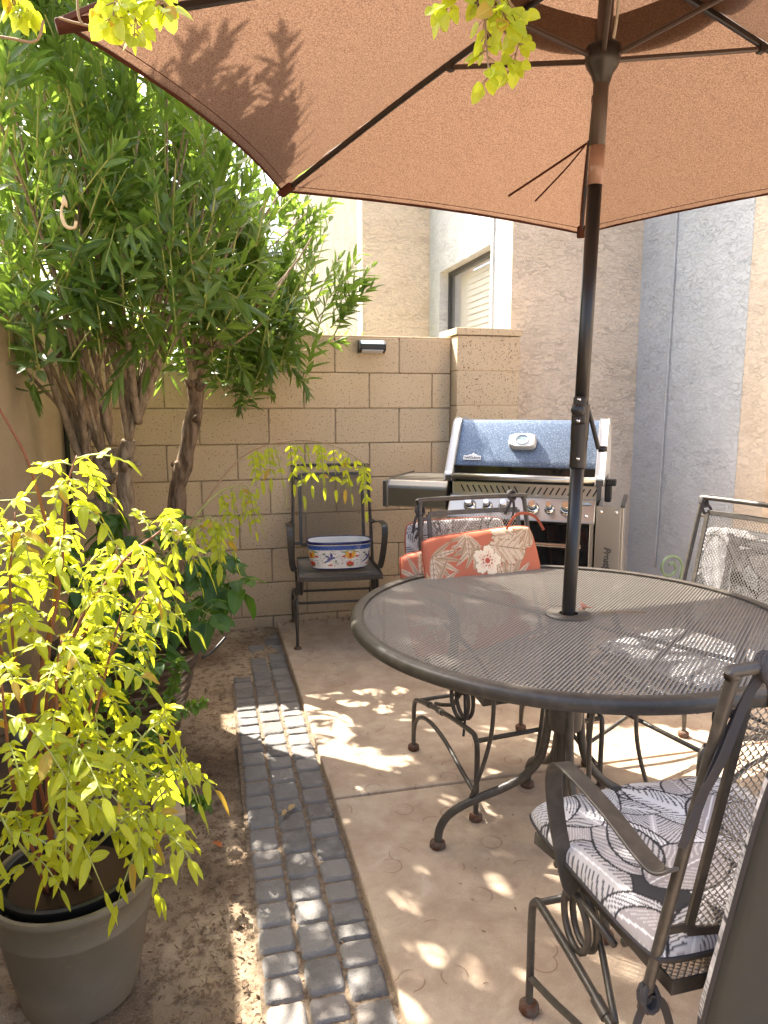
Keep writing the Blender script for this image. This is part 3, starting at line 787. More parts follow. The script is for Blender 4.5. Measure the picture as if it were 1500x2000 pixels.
def cushion(name, w_, d_, t_, paint_top, paint_bot, label, cat, Mw, group=None, sag=None, nx=170, m=None):
    ny = int(nx*d_/w_); u = np.linspace(-1,1,nx); v = np.linspace(-1,1,ny); U, V = np.meshgrid(u, v)
    X = U*w_/2; Y = V*d_/2
    sc = 1-.06*(np.abs(U)**5*np.abs(V)**5); X = X*sc; Y = Y*sc
    hh = (np.clip(1-np.abs(U)**9,0,1)*np.clip(1-np.abs(V)**9,0,1))**.42*t_/2
    hh *= .82+.11*np.sin(X*16+1)*np.sin(Y*14)+.06*np.sin(X*31+Y*23)+.03*np.sin(X*70-Y*40)*np.cos(Y*55+X*20)
    Z0 = sag(X, Y) if sag is not None else 0*X
    top = np.stack([X,Y,Z0+hh],-1).reshape(-1,3); bot = np.stack([X,Y,Z0-hh*.8],-1).reshape(-1,3)
    i, j = np.meshgrid(np.arange(nx-1), np.arange(ny-1)); a = (j*nx+i).ravel()
    ft = np.stack([a,a+1,a+nx+1,a+nx],1); fb = ft[:, ::-1]+nx*ny
    me = bpy.data.meshes.new(name); me.from_pydata(np.concatenate([top,bot]).tolist(), [], np.concatenate([ft,fb]).tolist())
    bm_ = bmesh.new(); bm_.from_mesh(me)
    me.polygons.foreach_set('use_smooth', [True]*len(me.polygons)); me.materials.append(m or M['cloth']); bm_.free()
    o = bpy.data.objects.new(name, me); col.objects.link(o)
    Ct = paint_top(X, Y).reshape(-1,3); Cb = paint_bot(X, Y).reshape(-1,3); setcol(o, np.concatenate([Ct, Cb]))
    o.matrix_world = Mw
    tag(o, label, cat, group)
    # piping along the edge, straps
    g = MB(); k = 12; pts = []
    rim = [(x, -1) for x in np.linspace(-1,1,24)]+[(1,y) for y in np.linspace(-1,1,24)[1:]]+[(x,1) for x in np.linspace(1,-1,24)[1:]]+[(-1,y) for y in np.linspace(1,-1,24)[1:-1]]
    for a_, b_ in rim:
        s_ = 1-.06*abs(a_)**5*abs(b_)**5; x, y = a_*w_/2*s_, b_*d_/2*s_
        z = float(sag(np.array(x), np.array(y))) if sag is not None else 0
        pts.append((x, y, z))
    g.tube(pts, .0035, 8, closed=True, hint=(0,0,1)); pi = g.build('piping', M['strap'] if 'orange' not in label else M['strap_o'], o, smooth=True)
    return o
grey = lambda U, V: np.ones(U.shape+(3,))*np.array((.04,.04,.034))
def frame(ch, lx, ly, lz, rx, ry=0, rz=0):
    """matrix of something posed in a chair's own frame"""
    return Matrix.Translation(ch.location) @ Matrix.Rotation(ch.rotation_euler.z, 4, 'Z') @ Matrix.Translation((lx,ly,lz)) @ Matrix.Rotation(R(rz),4,'Z') @ Matrix.Rotation(R(rx),4,'X') @ Matrix.Rotation(R(ry),4,'Y')
bpy.context.view_layer.update()
cushion('seat_cushion', .50, .46, .085, lambda U,V: paint_greyleaf(U,V,3), grey, 'grey and white leaf-print cushion lying on the seat of the nearest chair', 'cushion', frame(chE,0,-.055,.468,2), sag=lambda x,y: -.5*np.maximum(0,-y-.13)**2-.2*x*x, nx=230)
# back cushions thrown over the rear of the backs
TB = 90+11.5
cushion('back_cushion', .44, .56, .075, lambda U,V: paint_greyleaf(U,V,8), grey, 'leaf-print back cushion with plain dark reverse behind the back of the nearest chair', 'cushion', frame(chE,-.015,.262,.60,90-11), nx=130)
cushion('back_cushion', .43, .50, .07, lambda U,V: paint_greyleaf(U,V,9)*.9, grey, 'dark leaf-print cushion hanging behind the back of the chair with the orange cushion', 'cushion', frame(chB,-.03,.29,.62,90-11), nx=110)
cushion('back_cushion', .45, .50, .07, lambda U,V: paint_greyleaf(U,V,12)*.45, grey, 'darkened leaf-print cushion hanging behind the back of the sunlit chair', 'cushion', frame(chD,-.03,.28,.60,90-11), nx=110)  # print darkened so the mesh in front stands out
cushion('seat_cushion', .46, .44, .05, lambda U,V: paint_greyleaf(U,V,14), grey, 'leaf-print cushion on the seat of the sunlit chair beyond the table', 'cushion', frame(chD,0,-.04,.455,0), nx=90)
co = cushion('floral_cushion', .45, .40, .06, paint_orange, lambda U,V: paint_orange(U*.9+.02,V), 'orange cushion printed with cream hibiscus and palm leaves propped in the chair behind the table', 'cushion', frame(chB,-.045,.045,.668,90-20,0,0) @ Matrix.Rotation(R(3.5),4,'Z'), nx=200)
cushion('floral_cushion', .34, .36, .10, lambda U,V: paint_orange(U-.1,V-.05), lambda U,V: paint_orange(U,V), 'folded orange floral cushion tucked behind the propped one', 'cushion', frame(chB,-.165,.095,.625,90-16,0,0) @ Matrix.Rotation(R(4),4,'Z'), nx=140)
# ties
def tie(name, pts_list, knot, label, m=None, w_=.014):
    g = MB()
    for pts in pts_list: g.bar(spline(pts, 8), w_, .0022, RT+Vector((0,0,.15)))
    for k in range(3):
        a = k*2.1; q = [Vector(knot)+Vector((math.cos(a+b)*.016, math.sin(a*1.3+b)*.010, math.sin(a+b)*.017)) for b in np.linspace(0, 6.28, 13)[:-1]]
        g.tube(q, .0048, 8, closed=True)
    return tag(g.build(name, m or M['strap'], smooth=False), label, 'cushion tie')
def cpt(ch, x, y, z): return ch.location + Matrix.Rotation(ch.rotation_euler.z,3,'Z') @ Vector((x,y,z))
k = cpt(chE,.165,yb(.957),.955)
tie('cushion_tie', [[k, k+Vector((-.03,.0,-.04)), k+Vector((-.06,-.0,-.12)), k+Vector((-.085,.01,-.185))],[k, k+Vector((.012,0,-.05)), k+Vector((.02,0,-.13))],[k+Vector((-.01,0,0)), k+Vector((-.045,.01,-.09)), k+Vector((-.095,.01,-.22)), k+Vector((-.105,.012,-.25))]], k, 'dark fabric ties knotted round the top bar of the nearest chair', w_=.013)
k = cpt(chE,.236,yb(.38)+.01,.385)
tie('cushion_tie', [[k, k+Vector((-.018,.0,-.04)), k+Vector((-.022,.0,-.10)), k+Vector((-.03,0,-.20))],[k, k+Vector((.025,0,-.015)), k+Vector((.045,0,-.08)), k+Vector((.052,0,-.19))]], k, 'dark fabric ties knotted low on the rear post of the nearest chair', w_=.013)
k = cpt(chB,.165,yb(.957),.958)
tie('cushion_tie', [[k, k+Vector((-.01,-.01,-.03)), k+Vector((-.03,-.01,-.07))],[k, k+Vector((.006,-.01,-.04)), k+Vector((.0,-.01,-.09))]], k, 'dark tie knotted on the top bar of the chair with the orange cushion', w_=.01)
k = cpt(chB,-.218,yb(.925),.92)
tie('cushion_tie', [[k, k+Vector((-.02,-.01,-.03)), k+Vector((-.03,-.01,-.08))],[k, k+Vector((.006,-.01,-.05)), k+Vector((-.02,-.01,-.10))]], k, 'dark tie knotted on the left post of the chair with the orange cushion', w_=.01)
k = cpt(chD,-.21,yb(.94),.94)
tie('cushion_tie', [[k, k+Vector((.02,-.01,-.02)), k+Vector((.035,-.01,-.05))],[k, k+Vector((-.012,-.01,-.02)), k+Vector((.01,-.01,-.07))]], k, 'tie knotted on the corner of the sunlit chair', w_=.01)
g = MB(); g.bar(spline([cpt(chB,.05,.09,.86), cpt(chB,.10,.10,.91), cpt(chB,.17,.10,.90), cpt(chB,.20,.08,.85)], 8), .010, .002, (0,0,1)); q = g.build('tie', M['strap_o'], None)
q.parent = co; q.matrix_parent_inverse = co.matrix_world.inverted()
g = MB(); p = cpt(chB,-.235,-.16,.43)
g.bar([p, p+Vector((.0,0,-.06)), p+Vector((.003,0,-.13)), p+Vector((-.002,0,-.19))], .008, .002, RT); tag(g.build('cushion_tie', M['strap']), 'thin dark tie hanging beside the left spring under the table', 'cushion tie')

# ------------------------------------------------------------ ceramic planter
def planter():
    t = thing('ceramic_planter', (.675, 3.775, .425), 'oval white ceramic planter painted with blue birds and orange flowers on the chair seat', 'planter', rz=R(-4))
    a, b = .175, .10; prof = [(.80,0),(.86,.004),(.90,.03),(.945,.07),(.975,.11),(.985,.135),(1.02,.142),(1.03,.148),(1.01,.154),(.96,.152),(.945,.14),(.93,.10),(.88,.03),(.0,.025)]
    NU = 420; prof2 = []
    for i in range(len(prof)-1):
        n = 16 if 1 <= i <= 4 else 3
        for k in range(n): f = k/n; prof2.append((prof[i][0]*(1-f)+prof[i+1][0]*f, prof[i][1]*(1-f)+prof[i+1][1]*f, i+f))
    prof2.append((*prof[-1], len(prof)-1)); K = len(prof2); vs = []; C = []
    pe = 2*math.pi*.14
    for iu in range(NU):
        th = 2*math.pi*iu/NU; c, s = math.cos(th), math.sin(th)
        ex = math.copysign(abs(c)**.72, c)*a; ey = math.copysign(abs(s)**.72, s)*b
        for r, z, k in prof2: vs.append((ex*r, ey*r, z))
    g = MB(); g.add(vs, [(i*K+j, ((i+1)%NU)*K+j, ((i+1)%NU)*K+j+1, i*K+j+1) for i in range(NU) for j in range(K-1)])
    o = g.build('bowl', M['ceramic'], t, smooth=True)
    V3 = np.array(vs); kk = np.tile(np.array([q[2] for q in prof2]), NU)
    # arc length coordinate, motif every 0.105 m
    th = np.repeat(np.arange(NU), K); seg = np.array([math.hypot(vs[((i+1)%NU)*K+20][0]-vs[i*K+20][0], vs[((i+1)%NU)*K+20][1]-vs[i*K+20][1]) for i in range(NU)]); S = np.concatenate([[0],np.cumsum(seg)[:-1]])[th]
    z = V3[:,2]; C = np.ones((len(vs),3))*np.array((.78,.76,.72)); outer = kk < 7
    blue = (.015,.03,.22); per = S.max()/8; ph = (S % per)-per/2; idx = (S//per).astype(int) % 2
    def ell(cx, cz, rx, rz_, c, cond=True):
        m = outer & (((ph-cx)/rx)**2+((z-cz)/rz_)**2 < 1) & cond; C[m] = c
    fl = idx == 0; bd = idx == 1
    ell(0,.078,.024,.016,(.75,.30,.04),fl); ell(-.016,.088,.010,.016,(.80,.42,.06),fl); ell(.016,.088,.010,.016,(.80,.42,.06),fl); ell(0,.082,.007,.014,(.45,.08,.02),fl)
    for s in (-1,1):
        ell(s*.034,.076,.009,.006,(.55,.05,.03),fl); ell(s*.031,.100,.013,.004,(.20,.32,.10),fl); ell(s*.012,.106,.012,.0035,(.30,.38,.06),fl)
    ell(-.010,.034,.010,.011,(.55,.03,.02),fl); ell(.010,.034,.010,.011,(.55,.03,.02),fl); ell(0,.041,.010,.008,(.62,.06,.03),fl); ell(0,.022,.016,.004,(.10,.22,.06),fl)
    # blue birds: body, wings, tail
    for cx, cz, rx, rz_, sh in ((0,.062,.016,.007,.3),(.008,.078,.007,.018,-.5),(-.016,.050,.020,.005,.45),(-.010,.074,.014,.005,-.5),(.020,.069,.007,.006,0)):
        m = outer & bd & (((ph-cx)/rx)**2+((z-cz-sh*(ph-cx))/rz_)**2 < 1); C[m] = blue
    ell(.0,.028,.012,.004,(.55,.05,.03),bd); ell(-.03,.09,.010,.003,(.10,.22,.06),bd); ell(.03,.045,.003,.010,(.10,.22,.06),bd)
    r = np.random.default_rng(3)
    for k in range(70): ell(r.uniform(-.05,.05), r.uniform(.018,.108), .0018,.0022,(.05,.12,.05) if k % 2 else (.35,.05,.03), np.abs(C-np.array((.78,.76,.72))).sum(1) < .01)
    m = outer & (z > .114) & (z < .136); C[m] = (.06,.14,.42)
    m2 = m & (np.abs(z-.125-.005*np.sin(S*300)) < .0022); C[m2] = (.02,.03,.18); C[outer & (np.abs(z-.1125) < .0014)] = blue; C[outer & (z > .134) & (z < .1385)] = (.75,.73,.7)
    C[(kk > 5.4) & (kk < 9.3)] = (.012,.015,.10); C[outer & (z < .010)] = (.012,.015,.12)
    setcol(o, C)
    return t
planter()

# ============================================================ GRILL
GA = math.atan2(-.559, .829)
t = thing('gas_grill', (1.42,3.05,0), 'stainless gas grill with a speckled dark lid tinted with reflected sky blue in front of the wall pilaster', 'grill', rz=GA)
G = t
xL, xR = -.345, .315; xc = (xL+xR)/2
def ext(prof, x0, x1, name, m, parent=None, bevel=0, **k):
    g = MB(); n = len(prof); vs = [(x, y, z) for x in (x0,x1) for y, z in prof]
    g.add(vs, [tuple(range(n)), tuple(reversed(range(n,2*n)))]+[(i,(i+1)%n,n+(i+1)%n,n+i) for i in range(n)])
    return g.build(name, m, parent or t, bevel=bevel, **k)
# cabinet
ext([(0,.12),(0,.78),(.46,.78),(.46,.12)], xL, xR, 'cabinet', M['black'], bevel=.004)
for x0, x1 in ((xL,-.02),(-.015,xR)):
    d = ext([(-.012,.16),(-.012,.755),(-.001,.755),(-.001,.16)], x0+.02, x1-.02, 'door', M['gloss'], bevel=.003)
    g = MB(); g.tube([(x0+.05,-.04,.665),(x1-.05,-.04,.665)], .0115, 14)
    for x in (x0+.065, x1-.065): g.box((x,-.026,.665), (.02,.03,.012))
    g.build('handle', M['chrome'], d, smooth=False, bevel=0)
for x in (xL+.008, xR-.008): ext([(-.014,.12),(-.014,.775),(.01,.775),(.01,.12)], x-.009, x+.009, 'side_post', M['steel'], bevel=.002)
for x in (xL+.05, xR-.05):
    for y in (.05,.41):
        g = MB(); g.lathe([(0,-.018),(.045,-.018),(.05,0),(.045,.018),(0,.018)], (x,y,.05), 24, Matrix.Rotation(R(90),3,'Y')); g.box((x,y,.105), (.05,.05,.03)); g.build('caster', M['black'], t)
# control panel
cp = ext([(-.062,.785),(-.066,.775),(.02,.775),(.02,.872),(.0,.872)], xL-.008, xR+.005, 'control_panel', M['steel'], bevel=.003)
sl = math.atan2(.062, .087)
nrm = Vector((0,-math.cos(sl),math.sin(sl)))
rk = nrm.to_track_quat('Z','Y').to_matrix()
for x, big in ((-.25,1),(-.165,0),(-.085,1),(.045,1),(.12,0),(.195,1)):
    c = Vector((x,-.031,.829))+nrm*.003; s = 1.0 if big else .8
    kb = None
    g = MB(); g.lathe([(0,.012),(.020*s,.012),(.027*s,.006),(.030*s,0)], c, 28, rk); kb = g.build('control_knob', M['chrome'], cp, smooth=True)
    g = MB(); g.lathe([(.0175*s,.012),(.0185*s,.022),(.0185*s,.030),(.0175*s,.032)], c, 28, rk); g.build('ring', M['black'], kb, smooth=True) if False else None
    g.lathe([(.0195*s,.012),(.0195*s,.026),(0,.026)], c, 28, rk); q = g.build('control_knob', M['black'], cp, smooth=False)
    g = MB(); g.lathe([(.018*s,.026),(.019*s,.030),(.018*s,.044),(.0155*s,.048),(0,.048)], c, 28, rk); g.build('cap', M['chrome'], q, auto=40)
g = MB(); g.lathe([(0,.004),(.006,.004),(.008,0)], Vector((.285,-.045,.805))+nrm*.003, 16, rk); g.build('igniter_button', M['chrome'], cp, smooth=True)
# vent panel with slots
vp = ext([(.028,.868),(.028,.935),(.06,.935),(.06,.868)], xL-.005, xR+.003, 'vent_panel', M['steel'], bevel=.002)
g = MB()
for i in range(10): g.bar([(xL+.045+i*.0285-.009,.0265,.920),(xL+.045+i*.0285+.009,.0265,.887)], .0065, .003, (1,0,0))
for i in range(12): g.bar([(xc+.025+i*.0275+.009,.0265,.920),(xc+.025+i*.0275-.009,.0265,.887)], .0065, .003, (1,0,0))
g.build('vent_slots', M['black'], vp)
ext([(.05,.78),(.05,.95),(.46,.95),(.46,.78)], xL-.003, xR+.001, 'firebox', M['black'])
# lid
LP = [(.02,.955),(.022,1.005),(.03,1.012),(.155,1.205),(.185,1.222),(.26,1.222),(.36,1.18),(.44,1.08),(.46,.955)]
LPs = [(p.x,p.y) for p in spline([(a,b,0) for a,b in LP[2:]], 5)]
lid = ext([(.032,.955)]+LPs, xL+.0, xR+.0, 'lid', M['lid'], auto=40)
ext([(.018,.952),(.018,1.012),(.034,1.016),(.034,.952)], xL+.001, xR-.001, 'lid_lip', M['gloss'], lid)
for x0, x1 in ((xL-.035,xL+.003),(xR-.003,xR+.038)):
    pr = [(-.018,.945),(-.018,.975),(-.005,.985),(.012,1.01),(.14,1.208),(.165,1.226),(.20,1.232),(.28,1.230),(.37,1.19),(.45,1.09),(.47,.945)]
    e = ext(pr, x0, x1, 'lid_end_cap', M['alu'], lid, bevel=.007)
    ext([(-.019,.940),(-.019,.968),(.30,.968),(.30,.940)], x0-.0015, x1+.0015, 'trim', M['dark_alu'], e, bevel=.003)
g = MB(); g.tube([(xL,-.010,.963),(xR,-.010,.963)], .0155, 16); g.build('handle', M['steel'], lid, smooth=True)
ls = (Vector((0,.155,1.205))-Vector((0,.03,1.012))).normalized(); ln_ = Vector((0,-ls.z,ls.y))
lp = lambda x, f: Vector((x, .03+.125*f, 1.012+.193*f))
rl = Matrix((Vector((1,0,0)), ls, ln_)).transposed()
g = MB(); c = lp(-.03,.56)+ln_*.008; n = 28
pr = []
for i in range(n):
    a = 2*math.pi*i/n; x = .062*math.copysign(abs(math.cos(a))**.7, math.cos(a)); y = .038*math.copysign(abs(math.sin(a))**.45, math.sin(a)); pr.append((x,y))
vs = [c+rl@Vector((x*1.04,y*1.04,-.01)) for x,y in pr]+[c+rl@Vector((x*1.04,y*1.04,.012)) for x,y in pr]+[c+rl@Vector((x*.9,y*.9,.024)) for x,y in pr]
g.add(vs, [(i,(i+1)%n,n+(i+1)%n,n+i) for i in range(n)]+[(n+i,n+(i+1)%n,2*n+(i+1)%n,2*n+i) for i in range(n)]+[tuple(range(2*n,3*n))])
bd = g.build('thermometer', M['alu'], lid, auto=50)
g = MB(); g.lathe([(0,.0245),(.026,.0245),(.030,.028),(.033,.0245)], c, 32, rl, .82); g.build('dial', M['dial'], bd, auto=40)
g = MB(); g.bar([c+rl@Vector((-.016,.006,.0262)), c+rl@Vector((0,.0,.0262)), c+rl@Vector((.014,.010,.0262))], .0014, .0006, (0,0,1)); g.build('needle', M['frame'], bd)
def text(s, size, name, m, parent, Mx, ext_=.0012, sx=1., shear=0., bold=0.):
    cu = bpy.data.curves.new(name, 'FONT'); cu.body = s; cu.size = size; cu.extrude = ext_; cu.align_x = 'CENTER'; cu.align_y = 'CENTER'; cu.shear = shear; cu.offset = bold
    o = bpy.data.objects.new(name, cu); col.objects.link(o); dg = bpy.context.evaluated_depsgraph_get()
    me = bpy.data.meshes.new_from_object(o.evaluated_get(dg)); bpy.data.objects.remove(o)
    me.materials.clear(); me.materials.append(m)
    q = bpy.data.objects.new(name, me); col.objects.link(q); q.parent = parent; q.matrix_local = Mx @ Matrix.Diagonal((sx,1,1,1)); return q
c = lp(-.262,.17)+ln_*.003
g = MB(); g.box(c, (.085,.024,.007), rl)
tr = [(-.024,.012),(-.012,.019),(-.006,.017),(.004,.028),(.012,.018),(.016,.020),(.028,.012)]
vs = [c+rl@Vector((x,y,0)) for x,y in tr]+[c+rl@Vector((x,y,.004)) for x,y in tr]; n = len(tr)
g.add(vs, [tuple(reversed(range(n))),tuple(range(n,2*n))]+[(i,(i+1)%n,n+(i+1)%n,n+i) for i in range(n)])
lb = g.build('lid_badge', M['alu'], lid, bevel=.0015)
text('NAPOLEON', .0165, 'lettering', M['dark_alu'], lb, Matrix.Translation(c+ln_*.0045) @ rl.to_4x4(), .0005, .86, 0, .0004)
c = Vector((.28,-.012,.855))+nrm*.004
g = MB(); vs = [c+rk@Vector((x,y,0)) for x,y in ((-.022,-.004),(.022,-.004),(.022,.003),(.010,.006),(.002,.012),(-.008,.006),(-.022,.003))]; g.add(vs, [tuple(range(7))])
lb = g.build('panel_badge', M['dial'], cp, solid=.001)
# left shelf
sh = ext([(.0,.80),(.0,.90),(.03,.932),(.44,.932),(.44,.80)], xL-.335, xL-.025, 'side_shelf', M['steel_d'], bevel=.008)
g = MB(); g.box((xL-.345,.22,.862), (.022,.45,.13)); g.build('shelf_end', M['dark_alu'], sh, bevel=.006)
g = MB(); g.lathe([(0,.016),(.016,.014),(.019,0)], (xL-.355,.06,.865), 16, Matrix.Rotation(R(-90),3,'Y')); g.build('knob', M['black'], sh, smooth=True)
# right shelf folded down
fs = MB()
fs.box((xR+.062,.0,.59), (.108,.012,.52)); fs.box((xR+.121,.20,.59), (.012,.41,.52)); fs.box((xR+.010,.20,.59),(.006,.40,.50)); fs.box((xR+.07,.20,.335), (.11,.40,.008))
fd = fs.build('folded_side_shelf', M['steel'], t, bevel=.004)
g = MB(); g.box((xR+.121,.20,.852), (.02,.43,.012)); g.build('shelf_trim', M['dark_alu'], fd, bevel=.003)
for x in (xR+.03, xR+.095):
    g = MB(); g.lathe([(0,.004),(.005,.003),(.007,0)], (x,-.006,.825), 12, Matrix.Rotation(R(90),3,'X')); g.build('screw', M['chrome'], fd, smooth=True)
g = MB(); g.box((xR+.05,.13,.90), (.03,.06,.09)); g.box((xR+.062,.12,.945),(.045,.05,.03)); g.build('shelf_bracket', M['black'], fd, bevel=.006)
Mt = Matrix.Translation((xR+.062,-.0068,.60)) @ Matrix.Rotation(R(90),4,'X') @ Matrix.Rotation(R(-90),4,'Z')
text('Prestige', .040, 'lettering', M['frame'], fd, Mt, .0008, 1.0, .25, .0016)
text('Prestige', .040, 'lettering', M['chrome'], fd, Matrix.Translation((0,-.0012,0)) @ Mt, .0008, 1.0, .25, 0)

# ============================================================ POTS
def pot(name, loc, prof, m, label, seg=72):
    g = MB(); g.lathe(prof, seg=seg); o = g.build(name, m, smooth=True, loc=loc); o.data.set_sharp_from_angle(angle=R(50)); return tag(o, label, 'pot')
PF = Vector((-.33,1.62,-.045))
pot('plant_pot', PF, [(0,.01),(.118,.0),(.126,.005),(.145,.10),(.162,.205),(.166,.210),(.167,.216),(.165,.221),(.176,.276),(.181,.281),(.183,.288),(.180,.296),(.172,.297),(.167,.29),(.152,.20),(.0,.19)], M['pot'], 'large weathered grey metal planter in the lower left corner')
pot('nursery_pot', PF+Vector((-.008,.004,.205)), [(0,.0),(.125,.0),(.145,.085),(.150,.087),(.152,.095),(.146,.099),(.138,.096),(.130,.060),(.0,.050)], M['black'], 'black plastic nursery pot set inside the large grey planter')
P2 = Vector((-.335,2.84,-.03))
pr = [(0,0),(.165,0)]
for i in range(45):
    f = i/44; z = .01+.37*f; pr.append((.17+.105*f**.9+.004*math.sin(f*2*math.pi*9), z))
pr += [(.298,.385),(.303,.398),(.300,.410),(.288,.413),(.278,.405),(.262,.33),(0,.31)]
pot('glazed_pot', P2, pr, M['glaze'], 'dark brown ribbed glazed pot on the soil in front of the trunks', 96)
g = MB(); g.lathe([(0,.0),(.26,.0),(.26,.002),(0,.002)], P2+Vector((0,0,.318)), 40); q = g.build('potting_soil', M['soil']); tag(q, 'dark potting soil filling the ribbed glazed pot', 'soil', kind='stuff')
g = MB(); g.lathe([(0,.0),(.130,.0),(.130,.002),(0,.002)], PF+Vector((-.008,.004,.268)), 40); q = g.build('potting_soil', M['soil']); tag(q, 'dark potting soil in the black nursery pot', 'soil', kind='stuff')
P3 = Vector((-.56,2.25,-.045))
pot('clay_pot', P3, [(0,0),(.12,0),(.17,.26),(.18,.262),(.18,.30),(.165,.30),(.155,.26),(0,.25)], M['glaze'], 'smaller dark pot hidden among the leaves by the side wall')
g = MB(); g.box((-.175,2.40,-.028), (.10,.34,.045), Matrix.Rotation(R(5),3,'Z')); tag(g.build('edging_stone', M['mortar'], bevel=.006), 'pale flat edging stone on the soil beside the ribbed pot', 'stone')
g = MB(); g.tube(spline([W(395,1285,2.93),W(408,1278,2.95),W(425,1262,3.0),W(440,1245,3.05)], 8), .006, 8); tag(g.build('irrigation_hose', M['black'], smooth=True), 'short black irrigation hose curling out from behind the ribbed pot', 'hose')
# green scroll ornament by the house wall
g = MB(); c = Vector((2.45,3.3,.43)); pts = [c+Vector((0,0,-.45)), c+Vector((0,0,-.2))]
for i in range(30):
    a = -math.pi*.1+i*.30; r = .075*(1-i/40); pts.append(c+Vector((-.05+r*math.cos(a), 0, r*math.sin(a))))
g.tube(pts, .007, 8); tag(g.build('garden_ornament', M['green_paint'], smooth=True), 'small green metal scroll standing by the house wall behind the table', 'ornament')

# ============================================================ OLEANDERS
def limb(g, pts, r0, r1, n=6, seg=10, jit=.0):
    P = spline(pts, n); k = len(P); P = [p+rv(jit) for p in P]; g.tube(P, [r0+(r1-r0)*i/(k-1) for i in range(k)], seg)
    return P
from mathutils import noise as mnoise
def gap(p):
    # leaves cut away along the sun's path to place dapples and sunlit patches
    k = .559*.81*p.z, -.829*.81*p.z; qx, qy = p.x+k[0], p.y+k[1]
    if math.hypot(qx-1.93, qy-.38) > 1.05 and mnoise.noise(Vector((qx*11.5, qy*11.5, 3.1))) > .24: return True
    tx, ty = qx-.559*.81*.72, qy+.829*.81*.72
    if tx > .92 and 2.5 > ty > 1.86-.1*(tx-1): return True
    if qx > 1.25 and qy < 2.42: return True
    if ((qx-.36)/.24)**2+((qy-2.42)/.11)**2 < 1: return True
    return False
def oleander(base, trunk, heads, crown, label, nsh, rt_, barkm, seed, leafs=1.0):
    random.seed(seed)
    t = thing('oleander', base, label, 'shrub', 'oleanders along the walls'); B = Vector(base); g = MB()
    k = len(spline(trunk,6)); T = spline([Vector(p)-B for p in trunk], 6)
    g.tube([p+rv(.003) for p in T], [rt_*(1-.25*i/k)*(1+.10*math.sin(i*1.3)) for i in range(len(T))], 14)
    for q in range(10):   # burls and cut stubs
        i = random.randrange(3, len(T)); d = rv(1); d.z = abs(d.z)*.5; d.normalize()
        s = T[i]+d*rt_*.5; ln = random.uniform(.02,.05); g.tube([s, s+d*(rt_*.5+ln)], [rt_*.55, rt_*.25], 8)
    tr = g.build('trunk', barkm, t, smooth=True)
    g = MB(); shoots = []
    C, Rr = Vector(crown[0])-B, Vector(crown[1])
    for h in heads:
        H0 = Vector(h)-B
        for b in range(crown[2]):
            # target on a lower-mid shell of the crown
            while True:
                d = rv(1)
                if .2 < d.length < 1: break
            tgt = C + Vector((d.x*Rr.x*.8, d.y*Rr.y*.8, d.z*Rr.z*.55 - Rr.z*.15)); up = H0.lerp(tgt,.45)+Vector((0,0,.10))+rv(.09)
            P = limb(g, [H0, H0.lerp(up,.4)+Vector((0,0,.06))+rv(.02), up, tgt], random.uniform(.010,.020), .003, 6, 8, .0025)
            shoots += [P[-1], P[-4], P[-7]]
    g.build('branches', M['bark'], t, smooth=True)
    lv = Leaves(); g = MB()
    pts = []
    while len(pts) < nsh:
        d = rv(1)
        if d.length > 1: continue
        if d.length < .35: continue
        pts.append(C+Vector((d.x*Rr.x, d.y*Rr.y, d.z*Rr.z)))
    for p in pts:
        if crown[3](p+B) or (gap(p+B) and gap(p+B+Vector((0,0,.12)))): continue
        q = p-C; out = Vector((q.x/Rr.x, q.y/Rr.y, 0)); hz_ = q.z/Rr.z
        d = Vector((out.x*.55, out.y*.55, .85 if hz_ > -.55 else random.choice((-.35,.3,.6))))+rv(.22); d.normalize()
        ln = random.uniform(.22,.42); base_ = p-d*ln*.5
        bend = Vector((out.x,out.y,0))*.05 + Vector((0,0,-.03 if hz_ < -.3 else 0)); S = spline([base_, base_+d*ln*.5+bend*.3, base_+d*ln+bend], 4)
        g.tube(S, [.0042-.0028*i/(len(S)-1) for i in range(len(S))], 5)
        nw = int(ln/.031)
        for k in range(nw):
            f = (k+.5)/nw; i = min(int(f*(len(S)-1)), len(S)-2); o = S[i].lerp(S[i+1], f*(len(S)-1)-i); dd = (S[i+1]-S[i]).normalized(); x, y = perp(dd)
            a0 = k*1.05+random.uniform(-.2,.2)
            for m_ in range(3):
                if random.random() < .12: continue
                a = a0+m_*2.094; rad = x*math.cos(a)+y*math.sin(a); sp = .95-.45*f+random.uniform(-.15,.15)
                ld = (dd*math.cos(sp)+rad*math.sin(sp)).normalized()
                if hz_ < -.6: ld = (ld+Vector((0,0,-.35))).normalized()
                nn = (dd*math.sin(sp)-rad*math.cos(sp)) + rv(.25)
                L_ = random.uniform(.10,.155)*leafs*(1-.35*f*f)
                if gap(o+B) or gap(o+ld*L_*.5+B) or gap(o+ld*L_*.9+B): continue
                lv.add(o, ld, nn, L_, L_*random.uniform(.20,.28), random.uniform(.0,.22), .35, random.uniform(-.15,.15))
    g.build('stems', M['twig_g'], t, smooth=True)
    lv.build('foliage', M['oleander'], t, 'lance', 5)
    return t
def clip_a(p):
    # keep clear of the canopy; cut back so the sun reaches the front plant
    if p.x > -.35+.3*max(0,p.y-2.5) and p.y < 2.75 and p.z > 1.6: return True
    if p.y < 2.5 or p.x < -(.72+.27*(p.y-2.8)): return True
    return False
oleander((-.50,3.50,-.05), [(-.50,3.50,-.06),(-.472,3.5,.5),(-.475,3.5,.85),(-.470,3.5,1.08)], [(-.47,3.5,1.08),(-.54,3.48,.98),(-.42,3.5,1.12)],
         ((-.72,3.15,2.45),(.55,.75,1.05),9,clip_a), 'oleander with the leftmost pale trunk, its crown filling the left edge', 430, .05, M['bark'], 3)
